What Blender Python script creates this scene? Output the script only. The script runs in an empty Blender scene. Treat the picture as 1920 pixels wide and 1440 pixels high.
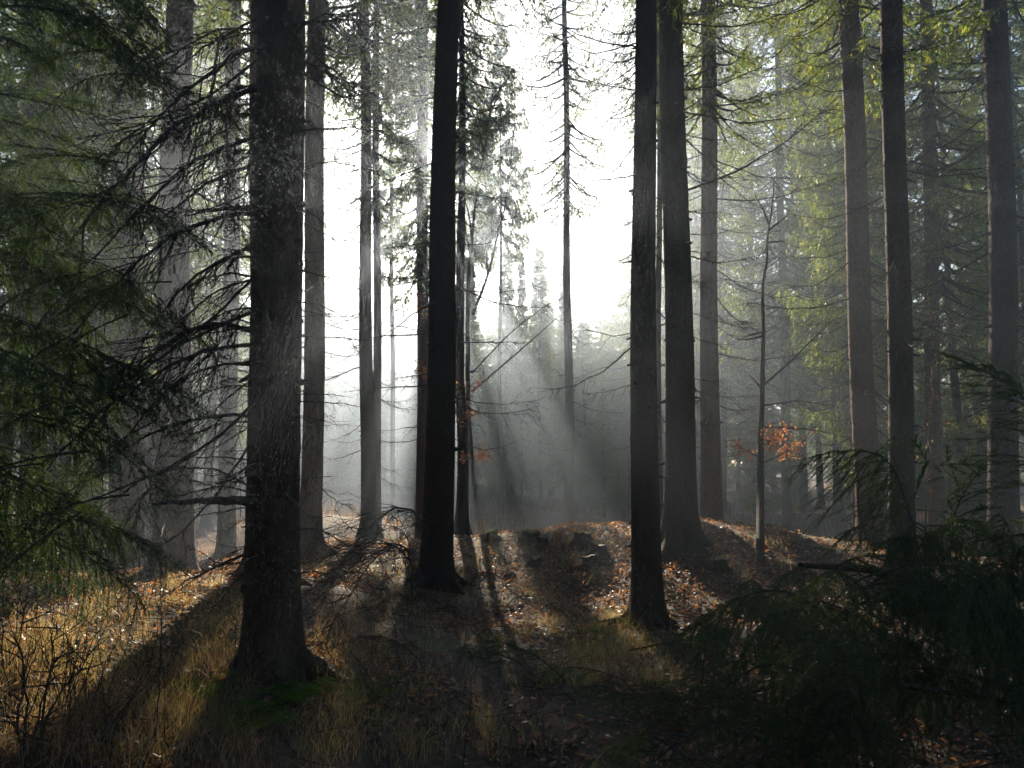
import bpy, math, random
import numpy as np
from mathutils import Vector, Matrix

S = bpy.context.scene
COL = S.collection
PI = math.pi

# ------------------------------------------------------------------ camera, sky, sun, exposure
PITCH = math.radians(6.0)
EYE = 1.6
F = 1450.0                      # focal length in pixels of the 1920 px wide photograph
cam_d = bpy.data.cameras.new('camera')
cam_d.sensor_width = 36.0
cam_d.lens = F / 1920.0 * 36.0
cam_d.clip_start = 0.05
cam_d.clip_end = 2000.0
cam = bpy.data.objects.new('camera', cam_d)
COL.objects.link(cam)
cam.location = (0, 0, EYE)
cam.rotation_euler = (PI / 2 + PITCH, 0, 0)
S.camera = cam

SUN_EL = math.radians(20.8)
SUN_AZ = math.radians(-5.9)     # from +Y, positive towards +X
sundir = Vector((math.sin(SUN_AZ) * math.cos(SUN_EL), math.cos(SUN_AZ) * math.cos(SUN_EL), math.sin(SUN_EL)))

W = bpy.data.worlds.new('World')
S.world = W
W.use_nodes = True
nt = W.node_tree
sky = nt.nodes.new('ShaderNodeTexSky')
sky.sky_type = 'NISHITA'
sky.sun_disc = False
sky.sun_elevation = SUN_EL
sky.sun_rotation = SUN_AZ
sky.air_density = 1.0
sky.dust_density = 0.8
sky.ozone_density = 1.0
bg = nt.nodes['Background']
nt.links.new(sky.outputs['Color'], bg.inputs['Color'])
bg.inputs['Strength'].default_value = 0.05

sun_d = bpy.data.lights.new('sun', 'SUN')
sun_d.energy = 5.0
sun_d.angle = math.radians(0.5)
sun_d.color = (1.0, 0.855, 0.67)
sun = bpy.data.objects.new('sun', sun_d)
COL.objects.link(sun)
sun.rotation_euler = (-sundir).to_track_quat('-Z', 'Y').to_euler()
sun.location = sundir * 60

HAZE_DENSITY = 0.0064
HAZE_G = 0.8
S.view_settings.view_transform = 'Standard'
S.view_settings.look = 'None'
S.view_settings.exposure = 1.82
S.view_settings.gamma = 1.0
cy = S.cycles
cy.max_bounces = 5
cy.diffuse_bounces = 3
cy.glossy_bounces = 2
cy.transmission_bounces = 3
cy.volume_bounces = 0
cy.transparent_max_bounces = 8
cy.use_denoising = True
cy.use_adaptive_sampling = True
cy.adaptive_threshold = 0.015
cy.sample_clamp_indirect = 4.0
cy.caustics_reflective = False
cy.caustics_refractive = False

# ------------------------------------------------------------------ helpers
CP, SP = math.cos(PITCH), math.sin(PITCH)


def ray(u, v):
    dx, dy = (u - 960.0) / F, (720.0 - v) / F
    return Vector((dx, CP - dy * SP, SP + dy * CP))


def P(u, v, d):
    """the place seen at (u, v) of the photograph, d metres ahead"""
    r = ray(u, v)
    return Vector((0, 0, EYE)) + r * (d / r.y)


def sines(seed, n, f0, f1):
    r = np.random.RandomState(seed)
    a = r.uniform(0, 2 * PI, n)
    f = np.exp(r.uniform(math.log(f0), math.log(f1), n))
    return f * np.cos(a), f * np.sin(a), r.uniform(0, 2 * PI, n), f


_SA = sines(3, 14, 0.35, 1.6)
_SB = sines(4, 26, 2.0, 9.0)


def ss(a, b, x):
    t = np.clip((x - a) / (b - a), 0, 1)
    return t * t * (3 - 2 * t)


def crest(x):
    return 14.8 - 0.55 * np.maximum(0, -x - 1.0) - 0.55 * np.maximum(0, x - 2.0)


def height(x, y, fine=True):
    x = np.asarray(x, float)
    y = np.asarray(y, float)
    c = np.clip(crest(x), 8.5, 15)
    h = 0.30 * ss(c - 6.5, c - 0.5, y) - 0.75 * ss(c, c + 5.0, y)
    h = h + 0.18 * np.exp(-((x + 2.4) / 1.3) ** 2 - ((y - 9.6) / 1.6) ** 2)
    h = h + 0.16 * np.exp(-((x - 0.2) / 1.6) ** 2 - ((y - 13.3) / 1.4) ** 2)
    h = h + 0.010 * np.maximum(0, y - 30)
    fx, fy, ph, f = _SA
    n = sum(np.sin(fx[i] * x + fy[i] * y + ph[i]) * 0.05 / f[i] for i in range(len(f)))
    h = h + n
    if fine:
        fx, fy, ph, f = _SB
        h = h + sum(np.sin(fx[i] * x + fy[i] * y + ph[i]) * 0.016 / f[i] ** 0.6 for i in range(len(f)))
    return h


def gz(x, y):
    return float(height(x, y))


class G:
    """collects faces and links them as ONE mesh"""

    def __init__(self):
        self.v, self.f, self.n, self.m = [], [], 0, []

    def add(self, v, f, mat=0):
        v = np.asarray(v, float).reshape(-1, 3)
        f = np.asarray(f, int)
        self.v.append(v)
        self.f.append(f + self.n)
        self.m.append(mat)
        self.n += len(v)

    def mesh(self, name, mats, smooth=False):
        me = bpy.data.meshes.new(name)
        V = np.concatenate(self.v)
        me.vertices.add(len(V))
        me.vertices.foreach_set('co', V.ravel())
        loops, starts, mi, off = [], [], [], 0
        for f, m in zip(self.f, self.m):
            k = f.shape[1]
            loops.append(f.ravel())
            starts.append(off + np.arange(len(f)) * k)
            mi.append(np.full(len(f), m))
            off += f.size
        L = np.concatenate(loops)
        ST = np.concatenate(starts)
        me.loops.add(len(L))
        me.loops.foreach_set('vertex_index', L.astype(np.int32))
        me.polygons.add(len(ST))
        me.polygons.foreach_set('loop_start', ST.astype(np.int32))
        me.polygons.foreach_set('material_index', np.concatenate(mi).astype(np.int32))
        me.polygons.foreach_set('use_smooth', np.full(len(ST), smooth))
        me.update(calc_edges=True)
        me.validate()
        for m in (mats if isinstance(mats, (list, tuple)) else [mats]):
            me.materials.append(m)
        return me

    def tube(self, path, r, k=5, mat=0, cap=False):
        path = np.asarray(path, float)
        n = len(path)
        r = np.broadcast_to(np.asarray(r, float), (n,))
        t = np.gradient(path, axis=0)
        t /= np.linalg.norm(t, axis=1)[:, None] + 1e-9
        m = t.mean(0)
        ref = np.eye(3)[np.argmin(np.abs(m))]
        a = np.cross(t, ref)
        a /= np.linalg.norm(a, axis=1)[:, None] + 1e-9
        b = np.cross(t, a)
        th = np.arange(k) * 2 * PI / k
        v = path[:, None] + r[:, None, None] * (np.cos(th)[None, :, None] * a[:, None] + np.sin(th)[None, :, None] * b[:, None])
        i = np.arange(n - 1)[:, None] * k
        j = np.arange(k)[None]
        j2 = (j + 1) % k
        f = np.stack([i + j, i + j2, i + k + j2, i + k + j], -1).reshape(-1, 4)
        base = self.n
        self.add(v.reshape(-1, 3), f, mat)
        if cap and k >= 3:
            self.f.append((np.arange(k)[None] + base + (n - 1) * k).astype(int))
            self.m.append(mat)


def obj(name, me, parent=None, loc=(0, 0, 0)):
    o = bpy.data.objects.new(name, me)
    COL.objects.link(o)
    o.location = loc
    if parent:
        o.parent = parent
    return o


def tag(o, label, cat, group=None):
    o['label'] = label
    o['category'] = cat
    if group:
        o['group'] = group
    return o


def thing(name, loc, label, cat, group=None, rz=0.0, scale=1.0):
    o = obj(name, None, None, loc)
    o.empty_display_size = 0.2
    o.rotation_euler = (0, 0, rz)
    o.scale = (scale,) * 3
    return tag(o, label, cat, group)


def frame(p0, p1, roll=0.0):
    """matrix whose X runs from p0 to p1 (uniform scale = length), Z as upright as can be"""
    d = Vector(p1) - Vector(p0)
    L = d.length
    x = d / L
    y = Vector((0, 0, 1)).cross(x)
    y = y.normalized() if y.length > 1e-4 else Vector((0, 1, 0))
    z = x.cross(y)
    M = Matrix((x, y, z)).transposed() @ Matrix.Rotation(roll, 3, 'X')
    return Matrix.Translation(p0) @ (M.to_4x4()) @ Matrix.Scale(L, 4)


def unit(v):
    v = np.asarray(v, float)
    return v / (np.linalg.norm(v, axis=-1, keepdims=True) + 1e-9)


# ------------------------------------------------------------------ materials
def mat(name):
    m = bpy.data.materials.new(name)
    m.use_nodes = True
    t = m.node_tree
    for n in list(t.nodes):
        t.nodes.remove(n)
    out = t.nodes.new('ShaderNodeOutputMaterial')
    return m, t, out


def ramp(t, fac, stops):
    r = t.nodes.new('ShaderNodeValToRGB')
    while len(r.color_ramp.elements) < len(stops):
        r.color_ramp.elements.new(0.5)
    for e, (p, c) in zip(r.color_ramp.elements, stops):
        e.position = p
        e.color = (*c, 1)
    t.links.new(fac, r.inputs['Fac'])
    return r.outputs['Color']


def noise(t, scale, detail=4, vec=None, rough=0.55):
    n = t.nodes.new('ShaderNodeTexNoise')
    n.inputs['Scale'].default_value = scale
    n.inputs['Detail'].default_value = detail
    n.inputs['Roughness'].default_value = rough
    if vec:
        t.links.new(vec, n.inputs['Vector'])
    return n.outputs['Fac']


def coords(t, sc=(1, 1, 1), which='Object'):
    c = t.nodes.new('ShaderNodeTexCoord')
    mp = t.nodes.new('ShaderNodeMapping')
    mp.inputs['Scale'].default_value = sc
    t.links.new(c.outputs[which], mp.inputs['Vector'])
    return mp.outputs['Vector']


def math_n(t, op, a, b):
    n = t.nodes.new('ShaderNodeMath')
    n.operation = op
    for i, x in enumerate((a, b)):
        if isinstance(x, (int, float)):
            n.inputs[i].default_value = x
        else:
            t.links.new(x, n.inputs[i])
    return n.outputs[0]


def mixc(t, fac, a, b, mode='MIX'):
    n = t.nodes.new('ShaderNodeMix')
    n.data_type = 'RGBA'
    n.blend_type = mode
    for s, x in ((n.inputs['Factor'], fac), (n.inputs[6], a), (n.inputs[7], b)):
        if isinstance(x, (int, float)):
            s.default_value = x
        elif isinstance(x, tuple):
            s.default_value = (*x, 1)
        else:
            t.links.new(x, s)
    return n.outputs[2]


def bark_mat(name, dark, light, moss=0.0):
    m, t, out = mat(name)
    v = coords(t, (1, 1, 0.42))
    vor = t.nodes.new('ShaderNodeTexVoronoi')
    vor.feature = 'DISTANCE_TO_EDGE'
    vor.inputs['Scale'].default_value = 46
    warp = noise(t, 9, 3, v)
    add = t.nodes.new('ShaderNodeVectorMath')
    add.operation = 'MULTIPLY_ADD'
    cmb = t.nodes.new('ShaderNodeCombineXYZ')
    for i in range(3):
        t.links.new(warp, cmb.inputs[i])
    t.links.new(cmb.outputs[0], add.inputs[0])
    add.inputs[1].default_value = (0.10, 0.10, 0.10)
    t.links.new(v, add.inputs[2])
    t.links.new(add.outputs[0], vor.inputs['Vector'])
    crack = math_n(t, 'MULTIPLY', vor.outputs['Distance'], 3.2)
    n1 = noise(t, 26, 6, v, 0.65)
    n2 = noise(t, 2.3, 3, coords(t))
    hgt = math_n(t, 'ADD', math_n(t, 'MULTIPLY', math_n(t, 'MINIMUM', crack, 1.0), 0.45), math_n(t, 'MULTIPLY', n1, 1.5))
    c = ramp(t, math_n(t, 'MULTIPLY', hgt, 0.55), [(0.28, dark), (0.66, light)])
    c = mixc(t, math_n(t, 'MULTIPLY', n2, 0.55), c, tuple(x * 0.55 for x in light))
    if moss:
        nm = ramp(t, noise(t, 3.5, 5, coords(t, (1, 1, .6))), [(0.5, (0, 0, 0)), (0.72, (moss,) * 3)])
        c = mixc(t, nm, c, (0.055, 0.075, 0.03))
    b = t.nodes.new('ShaderNodeBsdfPrincipled')
    t.links.new(c, b.inputs['Base Color'])
    b.inputs['Roughness'].default_value = 0.88
    b.inputs['Specular IOR Level'].default_value = 0.12
    bump = t.nodes.new('ShaderNodeBump')
    bump.inputs['Strength'].default_value = 0.9
    bump.inputs['Distance'].default_value = 0.018
    t.links.new(hgt, bump.inputs['Height'])
    t.links.new(bump.outputs[0], b.inputs['Normal'])
    t.links.new(b.outputs[0], out.inputs['Surface'])
    return m


def leaf_mat(name, stops, trans_stops, trans=0.45, gloss=0.06, rough=0.35):
    m, t, out = mat(name)
    g = t.nodes.new('ShaderNodeNewGeometry')
    rnd = g.outputs['Random Per Island']
    c = ramp(t, rnd, stops)
    ct = ramp(t, rnd, trans_stops)
    d = t.nodes.new('ShaderNodeBsdfDiffuse')
    t.links.new(c, d.inputs['Color'])
    tr = t.nodes.new('ShaderNodeBsdfTranslucent')
    t.links.new(ct, tr.inputs['Color'])
    mx = t.nodes.new('ShaderNodeMixShader')
    mx.inputs[0].default_value = trans
    t.links.new(d.outputs[0], mx.inputs[1])
    t.links.new(tr.outputs[0], mx.inputs[2])
    gl = t.nodes.new('ShaderNodeBsdfGlossy')
    gl.inputs['Roughness'].default_value = rough
    gl.inputs['Color'].default_value = (0.9, 0.92, 0.95, 1)
    mg = t.nodes.new('ShaderNodeMixShader')
    mg.inputs[0].default_value = gloss
    t.links.new(mx.outputs[0], mg.inputs[1])
    t.links.new(gl.outputs[0], mg.inputs[2])
    t.links.new(mg.outputs[0], out.inputs['Surface'])
    return m


BARK = bark_mat('spruce_bark', (0.022, 0.0145, 0.010), (0.074, 0.050, 0.036), 0.3)
BARK_RED = bark_mat('reddish_spruce_bark', (0.030, 0.018, 0.012), (0.165, 0.092, 0.060), 0.0)
WOODM = bark_mat('dead_twig_wood', (0.028, 0.022, 0.018), (0.085, 0.066, 0.052))
WEATHERED = bark_mat('weathered_twig_wood', (0.07, 0.058, 0.045), (0.17, 0.14, 0.11))
NEEDLE = leaf_mat('spruce_needles', [(0, (0.014, 0.034, 0.015)), (0.6, (0.028, 0.055, 0.020)), (1, (0.055, 0.075, 0.026))],
                  [(0, (0.06, 0.12, 0.012)), (0.6, (0.21, 0.285, 0.024)), (1, (0.46, 0.44, 0.055))], 0.5, 0.03)
NEEDLE_NEAR = leaf_mat('near_spruce_needles', [(0, (0.012, 0.030, 0.009)), (0.5, (0.020, 0.046, 0.012)), (1, (0.045, 0.065, 0.016))],
                       [(0, (0.02, 0.07, 0.010)), (0.6, (0.06, 0.13, 0.015)), (1, (0.22, 0.26, 0.03))], 0.42, 0.04, 0.4)
LITTER = leaf_mat('fallen_leaves', [(0, (0.03, 0.017, 0.010)), (0.5, (0.095, 0.042, 0.019)), (0.85, (0.17, 0.075, 0.033)), (1, (0.20, 0.12, 0.07))],
                  [(0, (0.12, 0.045, 0.015)), (0.6, (0.50, 0.20, 0.06)), (1, (0.7, 0.42, 0.16))], 0.5, 0.055, 0.4)
BEECH = leaf_mat('orange_beech_leaves', [(0, (0.20, 0.05, 0.02)), (0.6, (0.32, 0.09, 0.03)), (1, (0.40, 0.17, 0.05))],
                 [(0, (0.40, 0.10, 0.03)), (0.7, (0.55, 0.22, 0.06)), (1, (0.60, 0.38, 0.12))], 0.5, 0.03)
GRASS = leaf_mat('dry_and_green_grass', [(0, (0.04, 0.052, 0.014)), (0.3, (0.085, 0.065, 0.022)), (1, (0.20, 0.135, 0.06))],
                 [(0, (0.26, 0.34, 0.05)), (0.3, (0.50, 0.36, 0.09)), (1, (0.66, 0.50, 0.20))], 0.6, 0.08)
STRAW = leaf_mat('dry_straw', [(0, (0.05, 0.026, 0.014)), (0.5, (0.11, 0.06, 0.03)), (1, (0.22, 0.15, 0.08))],
                 [(0, (0.36, 0.13, 0.04)), (0.6, (0.60, 0.32, 0.10)), (1, (0.80, 0.56, 0.24))], 0.6, 0.10)
FERN = leaf_mat('fern_leaflets', [(0, (0.02, 0.075, 0.015)), (1, (0.06, 0.13, 0.025))],
                [(0, (0.10, 0.26, 0.02)), (1, (0.30, 0.45, 0.04))], 0.5, 0.0)
MOSS = leaf_mat('moss_tips', [(0, (0.03, 0.05, 0.012)), (1, (0.075, 0.095, 0.02))], [(0, (0.08, 0.12, 0.02)), (1, (0.22, 0.24, 0.04))], 0.4, 0.02)

m, t, out = mat('forest_soil')
v = coords(t)
c = ramp(t, noise(t, 7, 8, v, 0.7), [(0.3, (0.022, 0.015, 0.010)), (0.55, (0.065, 0.042, 0.026)), (0.75, (0.12, 0.082, 0.052))])
mo = ramp(t, noise(t, 0.9, 5, v), [(0.50, (0, 0, 0)), (0.62, (0.8, 0.8, 0.8))])
c = mixc(t, mo, c, (0.042, 0.052, 0.018))
b = t.nodes.new('ShaderNodeBsdfPrincipled')
t.links.new(c, b.inputs['Base Color'])
b.inputs['Roughness'].default_value = 0.9
bump = t.nodes.new('ShaderNodeBump')
bump.inputs['Strength'].default_value = 1.0
bump.inputs['Distance'].default_value = 0.03
t.links.new(noise(t, 28, 8, v, 0.7), bump.inputs['Height'])
t.links.new(bump.outputs[0], b.inputs['Normal'])
t.links.new(b.outputs[0], out.inputs['Surface'])
SOIL = m

m, t, out = mat('cut_stump_wood')
v = coords(t)
wv = t.nodes.new('ShaderNodeTexWave')
wv.wave_type = 'RINGS'
wv.rings_direction = 'Z'
wv.inputs['Scale'].default_value = 22
wv.inputs['Distortion'].default_value = 2
t.links.new(v, wv.inputs['Vector'])
c = ramp(t, wv.outputs['Fac'], [(0, (0.16, 0.10, 0.055)), (1, (0.30, 0.21, 0.12))])
b = t.nodes.new('ShaderNodeBsdfPrincipled')
t.links.new(c, b.inputs['Base Color'])
b.inputs['Roughness'].default_value = 0.85
t.links.new(b.outputs[0], out.inputs['Surface'])
CUT = m

# ------------------------------------------------------------------ ground
xs = np.concatenate([np.linspace(-130, -14, 30)[:-1], np.linspace(-14, -6.5, 40)[:-1], np.linspace(-6.5, 7.5, 260)[:-1], np.linspace(7.5, 14, 36)[:-1], np.linspace(14, 130, 30)])
ys = np.concatenate([np.linspace(-40, 1.5, 20)[:-1], np.linspace(1.5, 17, 260)[:-1], np.linspace(17, 30, 60)[:-1], np.linspace(30, 150, 40)])
X, Y = np.meshgrid(xs, ys)
Z = height(X, Y)
g = G()
nx, ny = len(xs), len(ys)
ii = (np.arange(ny - 1)[:, None] * nx + np.arange(nx - 1)[None]).ravel()
g.add(np.stack([X, Y, Z], -1).reshape(-1, 3), np.stack([ii, ii + 1, ii + nx + 1, ii + nx], -1))
ground = obj('ground', g.mesh('ground', SOIL, True))
ground['kind'] = 'structure'


# ------------------------------------------------------------------ mesh libraries
def dead_branch(seed, style, bend=0.12, ntw=22, tw=1.0, base_r=0.0075, subs=True, fork=True):
    """bare branch from the origin to (1,0,0)"""
    r = np.random.RandomState(seed)
    g = G()
    n = 14
    t = np.linspace(0, 1, n)
    sgn = {'arch': 1, 'smile': -1, 'flat': 0}[style]
    wob = np.cumsum(r.normal(0, 0.006, (n, 3)), 0)
    wob -= t[:, None] * wob[-1]
    path = np.stack([t, 0 * t, sgn * bend * np.sin(PI * t ** (0.8 if sgn > 0 else 1.1))], 1) + wob
    rad = base_r * ((1 - t) ** 0.8 * 0.85 + 0.15)
    g.tube(path, rad, 6)
    for i in range(ntw):
        a = r.uniform(0.12, 0.97)
        p = np.array([np.interp(a, t, path[:, k]) for k in range(3)])
        side = 1 if i % 2 else -1
        L = r.uniform(0.12, 0.36) * (1.1 - 0.6 * a) * tw
        d = unit(np.array([r.uniform(0.5, 1.0), side * r.uniform(0.3, 0.95), r.uniform(-0.65, 0.15)]))
        q = np.linspace(0, 1, 6)
        w2 = np.cumsum(r.normal(0, 0.012 * L / 0.2, (6, 3)), 0) * q[:, None]
        pt = p + d * (q * L)[:, None] + w2 + np.stack([0 * q, 0 * q, r.uniform(-0.35, 0.25) * L * q ** 2], 1)
        g.tube(pt, np.linspace(0.0042, 0.0014, 6) * (base_r / 0.011), 3)
        if subs:
            for _ in range(r.randint(1, 5)):
                b = r.uniform(0.25, 0.95)
                pp = np.array([np.interp(b, q, pt[:, k]) for k in range(3)])
                dd = unit(d + r.normal(0, 0.6, 3) + np.array([0, 0, -0.2]))
                LL = L * r.uniform(0.2, 0.5)
                q3 = np.linspace(0, 1, 4)
                g.tube(pp + dd * (q3 * LL)[:, None] + np.cumsum(r.normal(0, 0.006, (4, 3)), 0) * q3[:, None], np.linspace(0.0022, 0.001, 4) * (base_r / 0.011), 3)
    return g


def needles(r, pts, dirs, L, w, per=1, spread=1.0):
    """one triangle per needle, bristling round the shoot"""
    pts = np.repeat(pts, per, 0)
    dirs = np.repeat(dirs, per, 0)
    n = len(pts)
    rv = r.normal(size=(n, 3))
    nrm = unit(rv - (rv * dirs).sum(1, keepdims=True) * dirs)
    nd = unit(nrm * spread + dirs * r.uniform(0.5, 1.0, (n, 1)))
    sd = unit(np.cross(nd, r.normal(size=(n, 3))))
    Ls = L * r.uniform(0.7, 1.15, (n, 1))
    b = pts + r.normal(0, 0.0015, (n, 3))
    v = np.stack([b - sd * w / 2, b + sd * w / 2, b + nd * Ls], 1)
    return v.reshape(-1, 3), np.arange(3 * n).reshape(-1, 3)


def live_bough(seed, L=1.5, arch=0.10, hang=0.5, bare=0.25, nl=0.018, nw=0.0036, step=0.0075, sub=True, per=2, side_len=0.42, dens=0.042):
    """spruce bough along +X: (wood, needles)"""
    r = np.random.RandomState(seed)
    wd, nd = G(), G()
    n = 16
    t = np.linspace(0, 1, n)
    path = np.stack([t * L, 0.04 * L * np.sin(t * 5 + seed), arch * L * np.sin(PI * t * 0.9) - hang * 0.25 * L * t ** 2.2], 1)
    wd.tube(path, 0.011 * (1 - t * 0.85) * L / 1.5, 5)
    polys = [(path[int(n * max(bare, .3)):])]
    k = int(L * (1 - bare) / dens)
    for i in range(k):
        a = bare + (1 - bare) * (i + r.uniform(0, 0.7)) / k
        p = np.array([np.interp(a, t, path[:, c]) for c in range(3)])
        side = 1 if i % 2 else -1
        Ls = L * side_len * r.uniform(0.5, 1.0) * min(1.0, (1.06 - a) * 1.9) * min(1, 0.35 + (a - bare) * 3)
        d = unit(np.array([r.uniform(0.55, 1.0), side * r.uniform(0.5, 0.9), r.uniform(-0.15, 0.1)]))
        q = np.linspace(0, 1, 7)
        pt = p + d * (q * Ls * (1 - 0.35 * hang * q))[:, None]
        pt[:, 2] -= hang * Ls * q ** 1.6 * r.uniform(0.5, 1.2)
        wd.tube(pt, np.linspace(0.004, 0.0015, 7), 3)
        polys.append(pt)
        if sub:
            for j in range(int(Ls / 0.05)):
                bq = r.uniform(0.2, 1)
                pp = np.array([np.interp(bq, q, pt[:, c]) for c in range(3)])
                dd = unit(d * 0.7 + np.array([0, 0, -hang * r.uniform(0.2, 1.6)]) + r.normal(0, 0.35, 3))
                LL = r.uniform(0.04, 0.15) * (1 + hang * 0.6)
                q3 = np.linspace(0, 1, 4)
                p3 = pp + dd * (q3 * LL)[:, None]
                p3[:, 2] -= hang * LL * 0.5 * q3 ** 2
                polys.append(p3)
    P_, D_ = [], []
    for pl in polys:
        seg = np.linalg.norm(np.diff(pl, axis=0), axis=1)
        cum = np.concatenate([[0], np.cumsum(seg)])
        s = np.arange(0, cum[-1], step) + r.uniform(0, step)
        s = s[s < cum[-1]]
        if not len(s):
            continue
        pts = np.stack([np.interp(s, cum, pl[:, c]) for c in range(3)], 1)
        dr = unit(np.gradient(pl, axis=0))
        P_.append(pts)
        D_.append(unit(np.stack([np.interp(s, cum, dr[:, c]) for c in range(3)], 1)))
    v, f = needles(r, np.concatenate(P_), np.concatenate(D_), nl, nw, per)
    nd.add(v, f)
    return wd, nd


def crown(seed, z0, z1, R, whorl=0.42, nb=5, tri=7, base=0.55, hang=1.0, tl=0.11, tw=0.026, gap=0.0, bare_low=0.0):
    """limbs and hanging needle sprays of a whole spruce crown, trunk axis on Z"""
    r = np.random.RandomState(seed)
    g = G()
    P0, D0, LL = [], [], []
    z = z0
    while z < z1 - 0.1:
        fr = (z - z0) / (z1 - z0)
        rad = R * (1 - fr) ** 0.85 * (base + (1 - base) * min(1, fr * 5)) + 0.12
        a0 = r.uniform(0, 2 * PI)
        for k in range(nb):
            if r.rand() < gap:
                continue
            az = a0 + 2 * PI * k / nb + r.normal(0, 0.25)
            L = rad * r.uniform(0.6, 1.15)
            o = np.array([math.cos(az), math.sin(az), 0])
            lat = np.array([-o[1], o[0], 0])
            q = np.linspace(0, 1, 7)
            droop = 0.42 * (1 - fr) + 0.02
            zz = z + r.uniform(-0.15, 0.15) - droop * L * np.sin(q * PI * 0.62) + 0.16 * L * q ** 3 + (0.35 * fr * L) * q
            path = o * (q * L)[:, None]
            path[:, 2] += zz
            g.tube(path, np.linspace(0.012 + 0.012 * L, 0.004, 7), 4, 1)
            if r.rand() < bare_low * (1 - fr):
                continue
            s = np.arange(0.18 + 0.2 * r.rand(), 1.0, 0.10 / max(L, 0.25))
            pp = np.stack([np.interp(s, q, path[:, c]) for c in range(3)], 1)
            for sd in (-1, 1, 0):
                m = len(s)
                d = o * r.uniform(0.2, 0.7, (m, 1)) + lat * (sd * r.uniform(0.3, 1.0, (m, 1))) + np.array([0, 0, -1.0]) * (hang * r.uniform(0.3, 1.3, (m, 1)) * (1 - 0.6 * fr))
                P0.append(pp + r.normal(0, 0.03, pp.shape))
                D0.append(unit(d))
                LL.append(r.uniform(0.18, 0.52, m) * (0.22 + 0.78 * min(1.25, L / 1.5)))
        z += whorl * r.uniform(0.75, 1.25) * (1 - 0.35 * fr)
    P0, D0, LL = np.concatenate(P0), np.concatenate(D0), np.concatenate(LL)
    n = len(P0)
    s = r.uniform(0.05, 1.0, (n, tri))
    pts = P0[:, None] + D0[:, None] * (s * LL[:, None])[..., None]
    pts[..., 2] -= (0.25 * hang * s ** 2 * LL[:, None])
    pts = pts.reshape(-1, 3)
    dd = unit(np.repeat(D0, tri, 0) + r.normal(0, 0.5, (n * tri, 3)))
    sd = unit(np.cross(dd, r.normal(size=dd.shape)))
    ln = tl * r.uniform(0.6, 1.3, (len(pts), 1))
    wv = tw * r.uniform(0.6, 1.3, (len(pts), 1))
    v = np.stack([pts - sd * wv / 2, pts + sd * wv / 2, pts + dd * ln], 1).reshape(-1, 3)
    g.add(v, np.arange(len(v)).reshape(-1, 3), 0)
    return g


LIB_SMILE = [dead_branch(100 + i, 'smile', 0.10 + 0.02 * (i % 3), 14 + 3 * (i % 4)).mesh('dead_branch', WOODM, True) for i in range(7)]
LIB_ARCH = [dead_branch(200 + i, 'arch', 0.10 + 0.025 * (i % 3), 24 + 4 * (i % 3), 1.1, 0.0105).mesh('dead_branch', WOODM, True) for i in range(7)]
LIB_FLAT = [dead_branch(300 + i, 'flat', 0, 9 + 3 * (i % 3), 0.8, 0.0095).mesh('dead_branch', WOODM, True) for i in range(5)]
LIB_SNAG = [dead_branch(350 + i, 'flat', 0, 2, 0.5, 0.045, False).mesh('dead_snag', WOODM, True) for i in range(3)]

CROWN_HIGH = [crown(1, 8.5, 22.5, 2.3, gap=0.15).mesh('crown', [NEEDLE, WOODM]), crown(2, 9.5, 23, 2.5, gap=0.2).mesh('crown', [NEEDLE, WOODM])]
CROWN_MID = [crown(11, 4.5, 22, 2.5, 0.42, 5, 9, 0.6, bare_low=0.4, tl=0.12, tw=0.036).mesh('crown', [NEEDLE, WOODM]), crown(12, 5.5, 22.5, 2.2, 0.40, 5, 9, 0.7, bare_low=0.35, tl=0.12, tw=0.036).mesh('crown', [NEEDLE, WOODM]),
             crown(13, 3.5, 21, 2.6, 0.45, 6, 8, 0.6, bare_low=0.4, tl=0.12, tw=0.036).mesh('crown', [NEEDLE, WOODM])]
CROWN_FAR = [crown(21, 1.8, 13.5, 1.9, 0.40, 6, 11, 0.7, tl=0.13, tw=0.042).mesh('crown', [NEEDLE, WOODM]), crown(22, 2.2, 14.5, 1.7, 0.40, 6, 11, 0.8, tl=0.13, tw=0.042).mesh('crown', [NEEDLE, WOODM]),
             crown(23, 1.2, 13, 2.2, 0.42, 6, 11, 0.7, tl=0.13, tw=0.042).mesh('crown', [NEEDLE, WOODM])]

CROWN_DENSE = [crown(31, 12.4, 22.5, 2.6, 0.55, 5, 26, 0.75, tl=0.14, tw=0.05, gap=0.12).mesh('crown', [NEEDLE, WOODM]), crown(32, 13.2, 23.0, 2.3, 0.8, 4, 20, 0.8, tl=0.15, tw=0.06, gap=0.2).mesh('crown', [NEEDLE, WOODM])]
CROWN_SPIRE = crown(34, 1.6, 13.2, 0.95, 0.3, 6, 12, 0.9, tl=0.13, tw=0.05).mesh('crown', [NEEDLE, WOODM])  # narrow opaque crown, shaped to split the sunlight into shafts
CROWN_SLIM = crown(33, 7.0, 22.5, 1.7, 0.42, 5, 12, 0.7, tl=0.12, tw=0.036).mesh('crown', [NEEDLE, WOODM])

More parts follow.
